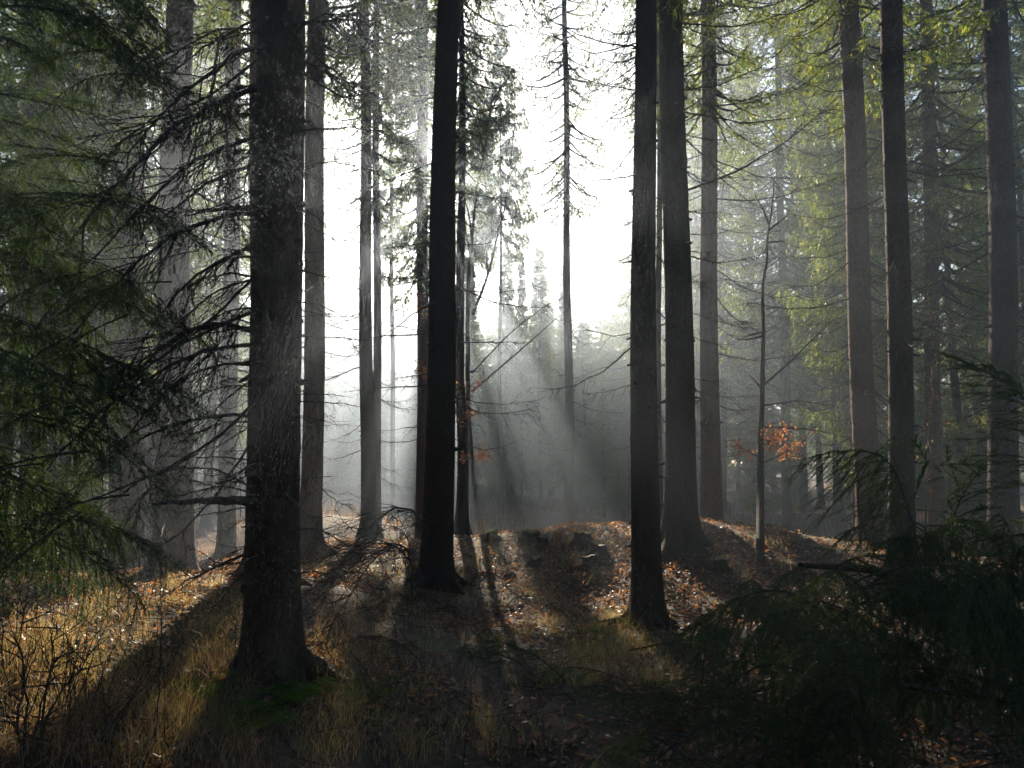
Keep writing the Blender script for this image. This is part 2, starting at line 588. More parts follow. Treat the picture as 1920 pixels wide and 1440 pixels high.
# ------------------------------------------------------------------ trunks
def trunk_mesh(seed, axis, rad, H, step, sides, flare, lumps, material, stubs=0, roots=0):
    """tapered trunk with root flare, bumps and branch stubs; axis(z) -> (x, y) offsets from the base"""
    r = np.random.RandomState(seed)
    g = G()
    zz = [-0.35]
    while zz[-1] < H:
        zz.append(zz[-1] + (step * 0.5 if zz[-1] < 0.8 else step) * (1 if zz[-1] < 9 else 2.5))
    zz = np.array(zz)
    th = np.arange(sides) * 2 * PI / sides
    nl = r.randint(4, 7)
    lob = 1 + 0.42 * np.cos(nl * th + r.uniform(0, 6)) + 0.3 * np.cos((nl - 2) * th + r.uniform(0, 6))
    R = np.array([rad(max(z, 0)) for z in zz])[:, None] * np.ones((1, sides))
    fl = np.exp(-np.maximum(zz, -0.2) / 0.16)[:, None] * flare * lob[None] * R[:1].max()
    fl2 = np.exp(-np.maximum(zz, 0) / 0.55)[:, None] * flare * 0.28 * R[:1].max()
    n = r.normal(0, 1, R.shape)
    n = (n + np.roll(n, 1, 1) + np.roll(n, -1, 1)) / 2
    n[1:] = 0.6 * n[1:] + 0.4 * n[:-1]
    low = np.cumsum(r.normal(0, 0.10, len(zz)))
    low -= np.linspace(low[0], low[-1], len(zz))
    R = R * (1 + lumps * n + 0.018 * np.sin(low)[:, None]) + fl + fl2
    ax = np.array([axis(z) for z in zz])
    v = np.stack([ax[:, 0:1] + R * np.cos(th), ax[:, 1:2] + R * np.sin(th), zz[:, None] * np.ones((1, sides))], -1)
    i = np.arange(len(zz) - 1)[:, None] * sides
    j = np.arange(sides)[None]
    f = np.stack([i + j, i + (j + 1) % sides, i + sides + (j + 1) % sides, i + sides + j], -1).reshape(-1, 4)
    g.add(v.reshape(-1, 3), f)
    for k in range(roots):
        a = 2 * PI * (k + r.uniform(-0.3, 0.3)) / roots
        o, lat = np.array([math.cos(a), math.sin(a), 0]), np.array([-math.sin(a), math.cos(a), 0])
        rr, w = rad(0), r.uniform(-0.5, 0.5)
        e_ = r.uniform(2.2, 3.6)
        q = np.array([0.55, 1.0, 1.45, 2.0, e_])
        zr = np.array([0.75, 0.42, 0.18, 0.05, -0.25]) * rr * 1.6
        g.tube(o * (q * rr)[:, None] + lat * (w * rr * (q - 0.55) ** 1.5 * 0.4)[:, None] + np.array([0, 0, 1.0]) * zr[:, None], rr * np.array([0.38, 0.36, 0.28, 0.2, 0.08]), 8)
    for _ in range(stubs):
        z = r.uniform(0.5, min(H, 9))
        a = r.uniform(0, 2 * PI)
        o = np.array([math.cos(a), math.sin(a), r.uniform(-0.5, 0.1)])
        x0 = np.array([*axis(z), z])
        rr = rad(z)
        L = r.choice([0.015, 0.03, 0.05, 0.10], p=[.4, .3, .2, .1])
        q = np.array([rr * 0.9, rr + L * 0.4, rr + L])
        b = rr * r.uniform(0.05, 0.12) + 0.003
        g.tube(x0 + o * q[:, None], np.array([b * 1.7, b, b * 0.6]), 6, cap=True)
    return g.mesh('trunk', material, True)


TREES = {}


def tree(key, label, ub, d, wb, ut, wt, H=22, material=None, sides=20, step=0.09, flare=0.55, lumps=0.016, stubs=30, crown_me=None, cs=1.0, crot=0.0, group=None, bend=0.0, seed=None, name='spruce_tree', cat='spruce tree'):
    seed = seed or (sum(ord(c) * (i + 7) for i, c in enumerate(key)) % 9999)
    # base on the ground, d metres ahead, seen at column ub
    v = 872 + F * EYE / d
    for _ in range(6):
        b = P(ub, v, d)
        v += (b.z - gz(b.x, d)) * F / d
    b = P(ub, v, d)
    b.z = gz(b.x, d)
    top = P(ut, 0, d)
    hz = top.z - b.z
    dxt = top.x - b.x
    rb, rt = wb * d / F / 2, wt * d / F / 2

    def axis(z):
        return (dxt * z / hz + bend * math.sin(min(z, 3) / 3 * PI) * 1.0 + 0.02 * math.sin(z * 0.8 + seed), 0.02 * math.sin(z * 0.7 + 2 * seed))

    def rad(z):
        if z < hz:
            return rb + (rt - rb) * z / hz
        return max(0.02, rt * (1 - (z - hz) / max(H - hz, 1)))
    root = thing(name, b, label, cat, group)
    tr = obj('trunk', trunk_mesh(seed, axis, rad, H, step, sides, flare, lumps, material or BARK, stubs, 6 if d < 16 else 0), root)
    if crown_me:
        c = obj('crown', crown_me, root, (axis(12)[0], 0, 0))
        c.rotation_euler = (0, -math.atan2(dxt, hz) * 0, crot)
        c.scale = (cs, cs, H / 22.5)
    TREES[key] = dict(root=root, base=b, axis=axis, rad=rad, d=d, H=H, hz=hz)
    return root


def at(key, z):
    T = TREES[key]
    x, y = T['axis'](z)
    return T['base'] + Vector((x, y, z))


def branch_to(key, me, p0, p1, roll=0.0, name='branch', needle_me=None):
    T = TREES[key]
    o = obj(name, me, T['root'])
    M = frame(p0, p1, roll)
    o.matrix_basis = Matrix.Translation(-T['base']) @ M
    if needle_me:
        obj('needles', needle_me, o)
    return o


def branch_px(key, me, v0, u1, v1, d1=None, roll=0.0, name='branch'):
    """branch leaving the trunk at image height v0 and ending at (u1, v1), d1 metres ahead"""
    T = TREES[key]
    d = T['d']
    z = P(960, v0, d).z - T['base'].z
    p0 = at(key, z)
    p1 = P(u1, v1, d1 or d)
    dr = (p1 - p0).normalized()
    return branch_to(key, me, p0 + dr * T['rad'](z) * 0.85, p1, roll, name)


def rand_branches(key, n, z0, z1, L0, L1, lib, seed, slope=(-0.35, 0.05), az=None):
    r = random.Random(seed)
    T = TREES[key]
    for i in range(n):
        z = z0 + (z1 - z0) * (i + r.random()) / n
        a = r.uniform(0, 2 * PI) if az is None else r.uniform(*az)
        L = r.uniform(L0, L1)
        p0 = at(key, z)
        dr = Vector((math.cos(a), math.sin(a), r.uniform(*slope))).normalized()
        branch_to(key, r.choice(lib), p0 + dr * T['rad'](z) * 0.8, p0 + dr * (L + T['rad'](z)), r.uniform(-0.3, 0.3))


tree('t1', 'thickest dark spruce, its trunk bristling with long dead branches on one side', 513, 6.0, 98, 525, 90, 21, BARK, 40, 0.06, 0.42, 0.014, 60, CROWN_HIGH[0], 1.0, 0.3)
tree('t1b', 'flared reddish trunk mostly hidden behind the thickest dark spruce', 494, 9.3, 60, 500, 56, 22, BARK_RED, 28, 0.09, 0.7, 0.014, 20, CROWN_HIGH[1], 1.0, 1.3)
tree('t2', 'straight brown trunk just behind and right of the thickest spruce', 583, 12.6, 40, 595, 36, 22, BARK_RED, 22, crown_me=CROWN_HIGH[0], crot=2.0)
tree('t3', 'pale hazy trunk with wide flared foot in the brightest mist', 690, 15, 28, 683, 18, 22, BARK, 22, flare=1.0, crown_me=CROWN_HIGH[1], crot=0.7)
tree('t3b', 'slim trunk standing close beside the hazy trunk with flared foot', 708, 17, 17, 705, 12, 21, BARK, 16, crown_me=CROWN_HIGH[0], cs=0.8, crot=4.1)
tree('t4', 'very thin faint trunk fading into the bright mist', 738, 30, 9, 731, 7, 20, BARK, 12, 0.2, stubs=8, crown_me=CROWN_DENSE[1], cs=0.4)
tree('t5', 'reddish trunk with a dense upper crown, half hidden beside the dark leaning trunk', 793, 19, 24, 792, 20, 22.5, BARK_RED, 18, crown_me=CROWN_SLIM, crot=1.0)
tree('t6', 'dark leaning trunk in front of the low sun', 817, 10.7, 58, 841, 43, 22, BARK, 34, 0.07, 0.5, 0.014, 60, CROWN_HIGH[1], 1.0, 2.2)
tree('t7', 'slender dark tree with a bent foot behind the dark leaning trunk', 862, 14.6, 22, 866, 10, 19, BARK, 18, bend=0.05, flare=1.0, crown_me=CROWN_HIGH[0], cs=0.7)
tree('t9', 'slim lone spruce standing in the open middle of the clearing', 1069, 20, 18, 1059, 10, 21, BARK, 16, flare=0.7, crown_me=CROWN_HIGH[1], cs=0.7, crot=0.5)
tree('t10', 'dark grey trunk nearest the clearing with mossy twigs round its foot', 1211, 8.6, 54, 1208, 41, 22, BARK, 34, 0.07, 0.5, 0.014, 60, CROWN_HIGH[0], 1.0, 1.9)
tree('t10b', 'thin trunk in the gap between two dark trunks', 1236, 15, 12, 1235, 10, 20, BARK_RED, 12, stubs=10, crown_me=CROWN_HIGH[1], cs=0.7)
tree('t11', 'dark trunk with broad spreading root foot right beside the dark grey trunk', 1279, 11.3, 58, 1259, 45, 22.5, BARK, 34, 0.08, 0.8, 0.014, 50, CROWN_HIGH[1], 1.0, 0.2)
tree('t12', 'lighter brown trunk with flared foot behind the broad rooted trunk', 1332, 14.5, 38, 1328, 27, 22, BARK_RED, 24, flare=0.8, crown_me=CROWN_HIGH[0], crot=2.7)
tree('t13', 'faint thin trunk next to the lighter brown trunk', 1358, 26, 12, 1350, 9, 21, BARK, 12, 0.2, stubs=10, crown_me=CROWN_MID[0], cs=0.9, crot=0.4)
tree('t15b', 'faintest thin trunk behind the bare sapling with orange leaves', 1418, 29, 10, 1400, 8, 21, BARK, 12, 0.2, stubs=8, crown_me=CROWN_MID[2], crot=2.2)
tree('t15', 'dark thin trunk just right of the bare sapling', 1479, 21, 18, 1455, 11, 22, BARK, 14, 0.15, crown_me=CROWN_MID[1], crot=3.3)
tree('t16', 'grey misty thin trunk with one sunlit edge', 1572, 24, 17, 1548, 12, 22, BARK, 14, 0.15, crown_me=CROWN_MID[0], crot=5.0)
tree('t17', 'reddish brown straight trunk rising behind the felled green boughs', 1632, 12.5, 44, 1590, 38, 22, BARK_RED, 26, 0.08, crown_me=CROWN_HIGH[0], crot=3.1)
tree('t17b', 'pale slim trunk peeping out beside the reddish brown straight trunk', 1609, 16, 18, 1592, 14, 20, BARK_RED, 14, 0.15, crown_me=CROWN_MID[2], cs=0.7, crot=3.1)
tree('t18', 'blackest straight trunk directly behind the upright green shoot', 1692, 9.5, 45, 1674, 40, 22, BARK, 30, 0.07, stubs=50, crown_me=CROWN_HIGH[1], crot=0.9)
tree('t19', 'brown slim trunk between the blackest trunk and the frame edge trunk', 1758, 15, 29, 1737, 22, 22, BARK_RED, 20, crown_me=CROWN_MID[1], crot=4.4)
tree('t20', 'stout dark trunk with a sunlit edge nearest the frame edge', 1887, 11, 50, 1868, 44, 22, BARK, 30, 0.08, stubs=50, crown_me=CROWN_HIGH[0], crot=5.5)
tree('t21', 'wide dim trunk in brown mist behind the dead branches', 322, 10.8, 70, 336, 50, 22, BARK_RED, 26, flare=0.6, crown_me=CROWN_HIGH[1], crot=3.9)
tree('t22', 'pale misty trunk seen through dead branches beside the thickest spruce', 425, 14, 32, 440, 28, 22, BARK_RED, 20, crown_me=CROWN_HIGH[0], crot=0.9)
tree('t23', 'dim brown trunk showing behind the hanging green boughs', 236, 14, 62, 246, 52, 22, BARK_RED, 22, crown_me=CROWN_MID[0], crot=0.4)
tree('t24', 'dim trunk nearly covered by hanging green boughs', 70, 12.5, 60, 84, 52, 22, BARK, 20, crown_me=CROWN_MID[2], crot=2.0)


# background spruces further off: one of each kind, then copies
def copy_tree(src, loc, rz, sc, label, group):
    o = src.copy()
    COL.objects.link(o)
    o.location = loc
    o.rotation_euler = (0, 0, rz)
    o.scale = (sc[0], sc[0], sc[1])
    o['label'] = label
    o['group'] = group
    for ch in src.children:
        c = ch.copy()
        COL.objects.link(c)
        c.parent = o
    return o


def proto(i, crown_me, H, r0):
    o = thing('spruce_tree', (0, 0, 0), '-', 'spruce tree')
    obj('trunk', trunk_mesh(900 + i, lambda z: (0.04 * math.sin(z * 0.5 + i), 0.04 * math.cos(z * 0.6)), lambda z: max(0.012, r0 * (1 - z / H)), H, 0.4, 10, 0.5, 0.02, BARK, 12), o)
    obj('crown', crown_me, o)
    return o


PF = [proto(i, c, h, 0.12) for i, (c, h) in enumerate(zip(CROWN_FAR, (13.3, 14.3, 12.8)))]
PD = [proto(20 + i, c, h, 0.17) for i, (c, h) in enumerate(zip(CROWN_DENSE, (22.3, 22.8)))]
PS = proto(30, CROWN_SPIRE, 13.4, 0.09)
PM = [proto(10 + i, c, h, 0.16) for i, (c, h) in enumerate(zip(CROWN_MID, (21.8, 22.3, 20.8)))]
used = set()


def far(src, u, d, sc, label, group, rz=None):
    r = random.Random(int(u * 7 + d * 131))
    x = P(u, 700, d).x
    loc = (x, d, gz(x, d))
    rz = r.uniform(0, 6) if rz is None else rz
    if src.name not in used:
        used.add(src.name)
        src.location, src.rotation_euler, src.scale = loc, (0, 0, rz), (sc[0], sc[0], sc[1])
        src['label'], src['group'] = label, group
        return src
    return copy_tree(src, loc, rz, sc, label, group)


YOUNG = ('young spruce in the misty wood beyond the clearing', 'young spruces beyond the clearing')
TALL = ('tall leafy spruce in the sunlit wood behind the right hand trunks', 'tall spruces behind the right hand trunks')
LEFTW = ('tall dim spruce in the wood behind the hanging green boughs', 'tall spruces behind the hanging boughs')
# the wood beyond the clearing
for u, d, s, h in ((890, 46, 1.2, .80), (925, 50, 1.2, .90), (960, 46, 1.2, .82), (995, 49, 1.2, .90), (1030, 45, 1.2, .80), (1062, 48, 1.2, .90), (1095, 45, 1.2, .78), (1128, 47, 1.1, .92), (1155, 44, 1.1, .78), (1180, 42, .9, 1.05),
                   (1205, 47, 1.1, 1.1), (880, 58, 1.2, 1.1), (1010, 60, 1.2, 1.05), (1240, 43, 1.1, 1.1), (1275, 50, 1.2, 1.15)):
    far(PF[int(u) % 3], u, d, (s, h), *YOUNG)
for u, d, s, h in ((878, 36, .95, .91), (950, 38, 1.0, .97), (1012, 37, 1, .96), (978, 36, .6, .92), (1058, 38, .7, .90)):  # added spires that cut the sunlight into separate beams
    far(PS, u, d, (s, h), 'added slender spruce splitting the sunlight into shafts behind the clearing', 'added spruces that shape the shafts of light')
far(PF[0], 1026, 52, (0.55, 1.3), 'slender pointed spire spruce left of the lone spruce in the open middle', None)
far(PF[1], 1096, 56, (0.55, 1.28), 'slender pointed spire spruce right of the lone spruce in the open middle', None)
far(PD[0], 938, 33, (0.66, 1.0), 'dark drooping spruce against the white sky beside the forked tree', None)
far(PD[0], 884, 37, (0.7, 1.06), 'tall dark spruce close behind the forked tree', None)
for u, d, s, h in ((1310, 30, 1, 1), (1345, 38, 1.1, 1.05), (1500, 31, 1.05, 1), (1530, 38, 1.1, 1.05), (1590, 29, 1, 1), (1640, 34, 1.1, 1), (1690, 27, 1, 1),
                   (1790, 26, 1.05, 1), (1830, 32, 1.1, 1), (1880, 28, 1, 1), (1935, 24, 1.1, 1), (1980, 30, 1.1, 1.0), (1610, 44, 1.2, 1.05), (1860, 42, 1.2, 1.05)):
    far(PM[int(u + d) % 3], u, d, (s, h), *TALL)
for u, d, s, h in ((20, 18, 1, 1), (130, 22, 1.1, 1), (190, 30, 1.1, 1), (290, 24, 1, 1), (360, 30, 1.1, 1), (400, 22, .9, 1), (470, 34, 1.1, 1.0), (-60, 24, 1.1, 1), (80, 36, 1.1, 1), (540, 40, 1.1, 1.05)):
    far(PM[int(u + d) % 3], u, d, (s, h), *LEFTW)

far(PD[1], 788, 41, (0.62, 0.98), 'added dense spruce top left of the dark leaning trunk, screening the low sun', None)  # added sun blocker, keeps the near haze dark
far(PD[1], 850, 40, (0.9, 0.98), 'added dense spruce behind the dark leaning trunk, keeping sun off the foreground', None)  # added behind the trunk to shade the near air and floor
for u, d, s, h in ((1208, 37, 1.0, .95), (1252, 43, 1.1, 1.05), (1300, 37, 1.1, 1.0)):
    far(PM[int(u) % 3], u, d, (s, h), 'tall spruce close behind the two dark trunks at the edge of the white sky', 'tall spruces behind the two dark trunks')
far(PM[0], 704, 55, (0.5, 1.05), 'added narrow spruce behind the hazy trunk with flared foot, shading the left mist', None)  # added to block sun from the haze on the left
far(PM[2], 592, 45, (0.55, 1.05), 'added narrow spruce behind the straight brown trunk, shading the left mist', None)  # second added tree shading the left haze
ru = random.Random(31)
for k in range(26):
    u = ru.uniform(1300, 1840) if k < 15 else ru.uniform(40, 460) if k < 22 else ru.uniform(1085, 1185)
    hs = ru.uniform(0.22, 0.4)
    far(PF[k % 3], u, ru.uniform(23, 36), (hs * 1.25, hs), 'low bushy spruce growing on the dim floor between the tall trunks', 'low young spruces on the dim floor')
FARW = ('distant spruce in the misty wood closing the horizon', 'distant spruces closing the horizon')
rf = random.Random(77)
for k in range(86):
    u = -60 + 2060 * (k + rf.random()) / 64 if k < 64 else 560 + 250 * (k - 64 + rf.random()) / 22
    d = rf.uniform(54, 84)
    if 560 < u < 810:
        d = rf.uniform(60, 80)
    hs = rf.uniform(1.0, 1.25)
    far(PF[k % 3], u, d, (rf.uniform(1.1, 1.5), hs * (0.82 if 870 < u < 1200 else 1.0)), *FARW)

# ------------------------------------------------------------------ dead branches on the near trunks
R = random.Random(5)
# the thickest spruce: long arching branches to one side
for v0, u1, v1, d1 in ((45, 230, 75, 5.6), (70, 190, 330, 5.2), (95, 130, 260, 5.6), (150, 160, 420, 5.0), (190, 240, 330, 6.6), (240, 120, 520, 5.2), (285, 200, 500, 6.4), (330, 330, 420, 5.2),
                       (375, 110, 640, 5.3), (400, 340, 405, 5.0), (445, 190, 640, 6.2), (500, 60, 760, 5.4), (520, 320, 610, 5.2), (560, 230, 730, 6.3), (610, 330, 690, 6.0), (632, 20, 880, 5.2), (650, 180, 850, 5.6),
                       (690, 340, 800, 6.4), (728, 40, 985, 4.9), (760, 130, 960, 5.4), (775, 260, 900, 6.2), (800, 230, 1010, 5.6), (830, 330, 960, 5.2), (905, 400, 905, 5.6), (935, 285, 944, 5.3),
                       (990, 430, 990, 5.8), (1020, 300, 1050, 6.2), (1035, 350, 1140, 5.6), (20, 300, 200, 6.5), (130, 330, 260, 5.1), (600, 150, 760, 6.8), (470, 350, 560, 6.6), (860, 300, 880, 6.6), (215, 350, 300, 6.6)):
    branch_px('t1', R.choice(LIB_ARCH + LIB_ARCH[:4] + LIB_SMILE[:3] + LIB_FLAT[:2]), v0 + R.uniform(-14, 14), u1 + R.uniform(-50, 60), v1 + R.uniform(-50, 50), d1 + R.uniform(-0.4, 0.5), R.uniform(-0.8, 0.8))
for v0, u1, v1 in ((600, 640, 590), (632, 690, 640), (655, 640, 700), (740, 660, 745), (752, 690, 765), (770, 640, 800), (900, 628, 893), (170, 650, 230), (330, 640, 300), (400, 625, 450)):
    branch_px('t1', R.choice(LIB_FLAT), v0, u1, v1, 5.7, R.uniform(-0.5, 0.5))
for v0, u1, v1, d1 in ((385, 345, 405, 5.6), (940, 285, 945, 5.0), (992, 452, 988, 5.4), (640, 470, 520, 5.3)):
    branch_px('t1', R.choice(LIB_SNAG), v0, u1, v1, d1)
for v0, u1, v1, d1 in ((40, 690, 160, 5.2), (260, 560, 420, 5.0), (350, 430, 300, 6.8), (480, 400, 470, 6.6), (555, 400, 520, 6.4), (585, 420, 620, 5.3), (625, 395, 600, 6.3), (670, 410, 660, 5.4), (705, 380, 735, 5.7), (745, 415, 730, 6.2), (790, 405, 810, 5.5), (845, 425, 850, 5.9), (880, 415, 868, 5.7),
                       (110, 400, 60, 6.4), (175, 395, 150, 6.5), (305, 410, 350, 5.3), (425, 420, 440, 5.5), (960, 400, 1010, 5.5), (1005, 380, 1075, 5.8), (1050, 405, 1120, 5.9)):
    branch_px('t1', R.choice(LIB_FLAT + LIB_SMILE + LIB_ARCH), v0, u1, v1, d1, R.uniform(-1, 1))
for k in range(46):
    v0 = R.uniform(0, 1060)
    u1 = R.uniform(250, 440) if k < 30 else R.uniform(590, 720)
    branch_px('t1', R.choice(LIB_FLAT + LIB_SMILE + LIB_ARCH), v0, u1, v0 + R.uniform(-60, 150) * (1 if k < 30 else 0.5), R.uniform(5.0, 6.8), R.uniform(-1, 1))
# dark leaning trunk
for v0, u1, v1, d1 in ((50, 640, 90, 10), (60, 1000, 80, 11), (180, 650, 240, 10), (240, 980, 190, 11), (260, 930, 300, 10), (300, 640, 370, 10.5), (360, 990, 360, 11.5), (450, 700, 470, 10), (455, 960, 440, 10),
                       (520, 640, 510, 10.2), (530, 1050, 570, 10.5), (545, 1020, 530, 9.8), (620, 630, 640, 10), (632, 690, 600, 11), (640, 1000, 640, 10.2), (700, 720, 715, 10), (718, 640, 735, 10.6), (742, 1022, 746, 10.3),
                       (752, 1015, 758, 9.6), (800, 700, 808, 10.2), (818, 685, 815, 10.4), (818, 968, 826, 10.2), (884, 765, 880, 10.2), (560, 700, 640, 9.5), (400, 900, 430, 9.5), (120, 930, 90, 10)):
    branch_px('t6', R.choice(LIB_FLAT + LIB_SMILE), v0, u1, v1, d1, R.uniform(-0.4, 0.4))
# other trunks
for key, n, z0, z1, L0, L1, sd in (('t2', 26, 1.2, 9, 0.7, 1.6, 1), ('t3', 26, 1.0, 10.5, 0.8, 1.8, 2), ('t3b', 16, 2.5, 11, 0.7, 1.4, 3), ('t5', 20, 3, 11, 0.8, 1.7, 4), ('t7', 12, 3, 10, 0.6, 1.2, 5),
                                  ('t9', 24, 3.0, 13, 0.7, 1.6, 6), ('t10', 16, 2.4, 7.5, 0.7, 1.5, 7), ('t11', 22, 2.2, 8.5, 0.8, 2.2, 8), ('t12', 30, 1.5, 11, 0.9, 2.2, 9), ('t13', 14, 3, 14, 0.9, 1.8, 10),
                                  ('t15', 18, 3, 13, 0.8, 1.8, 11), ('t16', 14, 3, 13, 0.8, 1.8, 12), ('t17', 24, 2.5, 9.5, 0.8, 2.0, 13), ('t18', 14, 2.8, 7.5, 0.8, 1.6, 14), ('t19', 26, 2, 11, 0.8, 2.0, 15),
                                  ('t20', 24, 2, 8.5, 0.8, 1.8, 16), ('t21', 24, 1.2, 8, 1.0, 2.2, 17), ('t22', 22, 1.2, 10, 0.8, 1.8, 18), ('t1b', 12, 1.2, 6, 0.8, 1.4, 19), ('t23', 20, 1.5, 10, 1, 2, 20), ('t24', 14, 2, 9, 1, 2, 21)):
    rand_branches(key, n, z0, z1, L0, L1, LIB_SMILE, sd)
# long upswept branches reaching out of the broad rooted trunk and its neighbour
for key, v0, u1, v1, d1 in (('t11', 370, 1585, 165, 10.4), ('t11', 180, 1500, 60, 10.6), ('t11', 210, 1540, 205, 10), ('t12', 205, 1560, 100, 13.5), ('t12', 300, 1530, 330, 13.2), ('t12', 375, 1570, 330, 13), ('t12', 520, 1480, 520, 13.5),
                            ('t12', 600, 1460, 610, 13.6), ('t12', 660, 1450, 660, 14), ('t12', 770, 1405, 790, 14), ('t12', 830, 1420, 810, 14), ('t12', 860, 1400, 830, 14.6), ('t17', 560, 1380, 560, 12), ('t17', 470, 1440, 460, 12.4),
                            ('t17', 385, 1770, 380, 11.6), ('t17', 540, 1490, 520, 12.8), ('t10', 175, 1040, 110, 8.4), ('t10', 95, 990, 10, 8.2), ('t10', 190, 1060, 240, 8.8), ('t10', 250, 1110, 340, 8.2), ('t10', 830, 1150, 840, 8.4)):
    branch_px(key, R.choice(LIB_SMILE), v0, u1, v1, d1, R.uniform(-0.2, 0.2))

# ------------------------------------------------------------------ undergrowth and foreground
def GP(u, v):
    """the spot of ground seen at (u, v)"""
    r = ray(u, v)
    y = 1.5
    while y < 60:
        p = Vector((0, 0, EYE)) + r * (y / r.y)
        if p.z <= gz(p.x, y):
            return p
        y += 0.04
    return p


def lib_bough(name, *a, **k):
    w, n = live_bough(*a, **k)
    return w.mesh(name + '_wood', WOODM, True), n.mesh('needles', NEEDLE_NEAR)


BOUGH = [lib_bough('bough', 40 + i, 1.3 + 0.15 * (i % 3), 0.10, 0.45 + 0.2 * (i % 2), 0.12) for i in range(5)]
WEEP = [lib_bough('bough', 60 + i, 1.15 + 0.15 * (i % 3), 0.2, (0.8, 1.3, 0.6, 1.0)[i], 0.05, side_len=0.42, step=0.006, per=3, nl=0.018, nw=0.0038, dens=(0.05, 0.06, 0.045, 0.055)[i]) for i in range(4)]
STIFF = lib_bough('shoot', 80, 1.0, 0.04, 0.0, 0.02, 0.062, 0.014, 0.012, False, 5, 0.42, 0.13)


def bough(parent, lib, p0, dirv, roll=0.0, s=1.0, name='bough', base=None):
    """a live bough as a part of its tree (needles are its sub-part), or a thing of its own when parent is None"""
    me, ne = lib
    M = frame(Vector(p0), Vector(p0) + Vector(dirv).normalized() * s, roll)
    o = obj(name, me, parent)
    o.matrix_basis = (Matrix.Translation(-base) if base is not None else Matrix()) @ M
    obj('needles', ne, o)
    return o


R = random.Random(8)
# live ends of the long branches of the thickest spruce
T1B = TREES['t1']['base']
for u, v, d in ((300, 90, 5.3), (240, 170, 5.4), (260, 250, 4.9), (190, 330, 5.0), (250, 360, 5.5), (290, 430, 5.0), (150, 420, 4.8), (220, 520, 5.1), (280, 560, 5.4), (120, 540, 4.9), (200, 620, 5.2), (90, 660, 4.8),
                (300, 700, 5.4), (170, 760, 5.1), (60, 780, 4.7), (250, 820, 5.3), (130, 880, 5.0), (40, 900, 4.6), (200, 960, 5.2), (110, 990, 4.7), (330, 880, 5.4), (240, 60, 5.6), (160, 120, 5.2), (330, 500, 5.6)):
    dv = (R.uniform(-1.0, -0.4), R.uniform(-0.6, 0.3), R.uniform(-0.75, -0.15))
    bough(TREES['t1']['root'], R.choice(BOUGH), P(u + 40, v - 30, d), dv, R.uniform(-0.5, 0.5), R.uniform(0.55, 0.9), 'live_bough', T1B)
# a second live spruce at the frame edge
ex, ey = -4.6, 5.2
e = thing('spruce_tree', (ex, ey, gz(ex, ey)), 'live spruce at the frame edge whose drooping dark green boughs hang over the brambles', 'spruce tree')
obj('trunk', trunk_mesh(77, lambda z: (0, 0), lambda z: max(0.02, 0.15 * (1 - z / 16)), 16, 0.15, 16, 0.5, 0.015, BARK, 10), e)
for i in range(116):
    z = 0.75 + 5.5 * (i + R.random()) / 116
    a = R.uniform(-0.9, 0.55)
    p0 = Vector((ex, ey, z + 0.35))
    dv = Vector((math.cos(a), math.sin(a), R.uniform(-0.35, 0.0))).normalized()
    q = p0 + dv * R.uniform(0.15, 1.15)
    bough(e, R.choice(BOUGH), q, dv + Vector((0, 0, -0.15)), R.uniform(-0.5, 0.5), R.uniform(0.7, 1.1), 'live_bough', Vector((ex, ey, gz(ex, ey))))

# felled spruce boughs heaped at the other side
def heap(name, label, base, pts, lib, sc=1.0):
    h = thing(name, base, label, 'felled tree')
    for (u, v, d) in pts:
        p0 = P(u, v, d)
        dv = Vector((R.uniform(-0.9, 0.7), R.uniform(-1.0, 0.0), R.uniform(-0.4, 0.3)))
        bough(h, R.choice(lib), p0, dv, R.uniform(-0.35, 0.35), R.uniform(0.5, 0.8) * sc, 'bough', base)
    return h


pts = []
for u, v in ((1500, 1035), (1520, 1015), (1545, 1000), (1570, 990), (1600, 975), (1640, 960), (1680, 940), (1700, 920), (1720, 900), (1740, 905), (1755, 930), (1600, 1010), (1650, 1000), (1700, 990), (1740, 980)):
    pts.append((u, v + (125 if u < 1640 else 80), R.uniform(5.0, 5.8)))
for k in range(34):
    u = R.uniform(1530, 1770)
    pts.append((u, R.uniform(1090, 1290), R.uniform(4.3, 5.4)))
b0 = GP(1620, 1210)
h1 = heap('felled_spruce', 'heap of felled spruce top with drooping dark green boughs and an upright shoot', b0, pts, WEEP)
g = G()
q = np.linspace(0, 1, 12)
pa, pb = GP(1880, 1190) + Vector((0, 0, .25)), P(1500, 1060, 5.4)
g.tube(np.array(pa)[None] * (1 - q[:, None]) + np.array(pb)[None] * q[:, None] - np.array(b0)[None] + np.stack([0 * q, 0 * q, 0.1 * np.sin(q * PI)], 1), 0.06 * (1 - 0.7 * q), 10)
obj('felled_stem', g.mesh('felled_stem', BARK, True), h1)
# the upright leader and its side shoots
for (u0, v0, u1, v1, s) in ((1715, 935, 1745, 855, 1), (1742, 870, 1862, 880, 1), (1745, 870, 1700, 815, 1), (1780, 872, 1778, 830, .6), (1790, 876, 1835, 850, .6), (1785, 878, 1800, 915, .6), (1735, 905, 1775, 895, 1), (1760, 955, 1815, 975, 1), (1815, 970, 1850, 945, 1)):
    A, B = P(u0, v0, 5.0), P(u1, v1, 4.9)
    bough(h1, STIFF, A, B - A, R.uniform(0, 3), (B - A).length * 0.9, 'shoot', b0)
pts = []
for u, v in ((1830, 1000), (1860, 975), (1890, 955), (1925, 940), (1960, 930), (1880, 990), (1930, 980), (1990, 960)):
    pts.append((u, v + 15, R.uniform(4.6, 5.4)))
for k in range(30):
    pts.append((R.uniform(1800, 2010), R.uniform(1030, 1260), R.uniform(3.9, 5.0)))
heap('felled_spruce', 'second felled spruce heap of dark boughs reaching out of the frame edge', GP(1900, 1230), pts, WEEP)
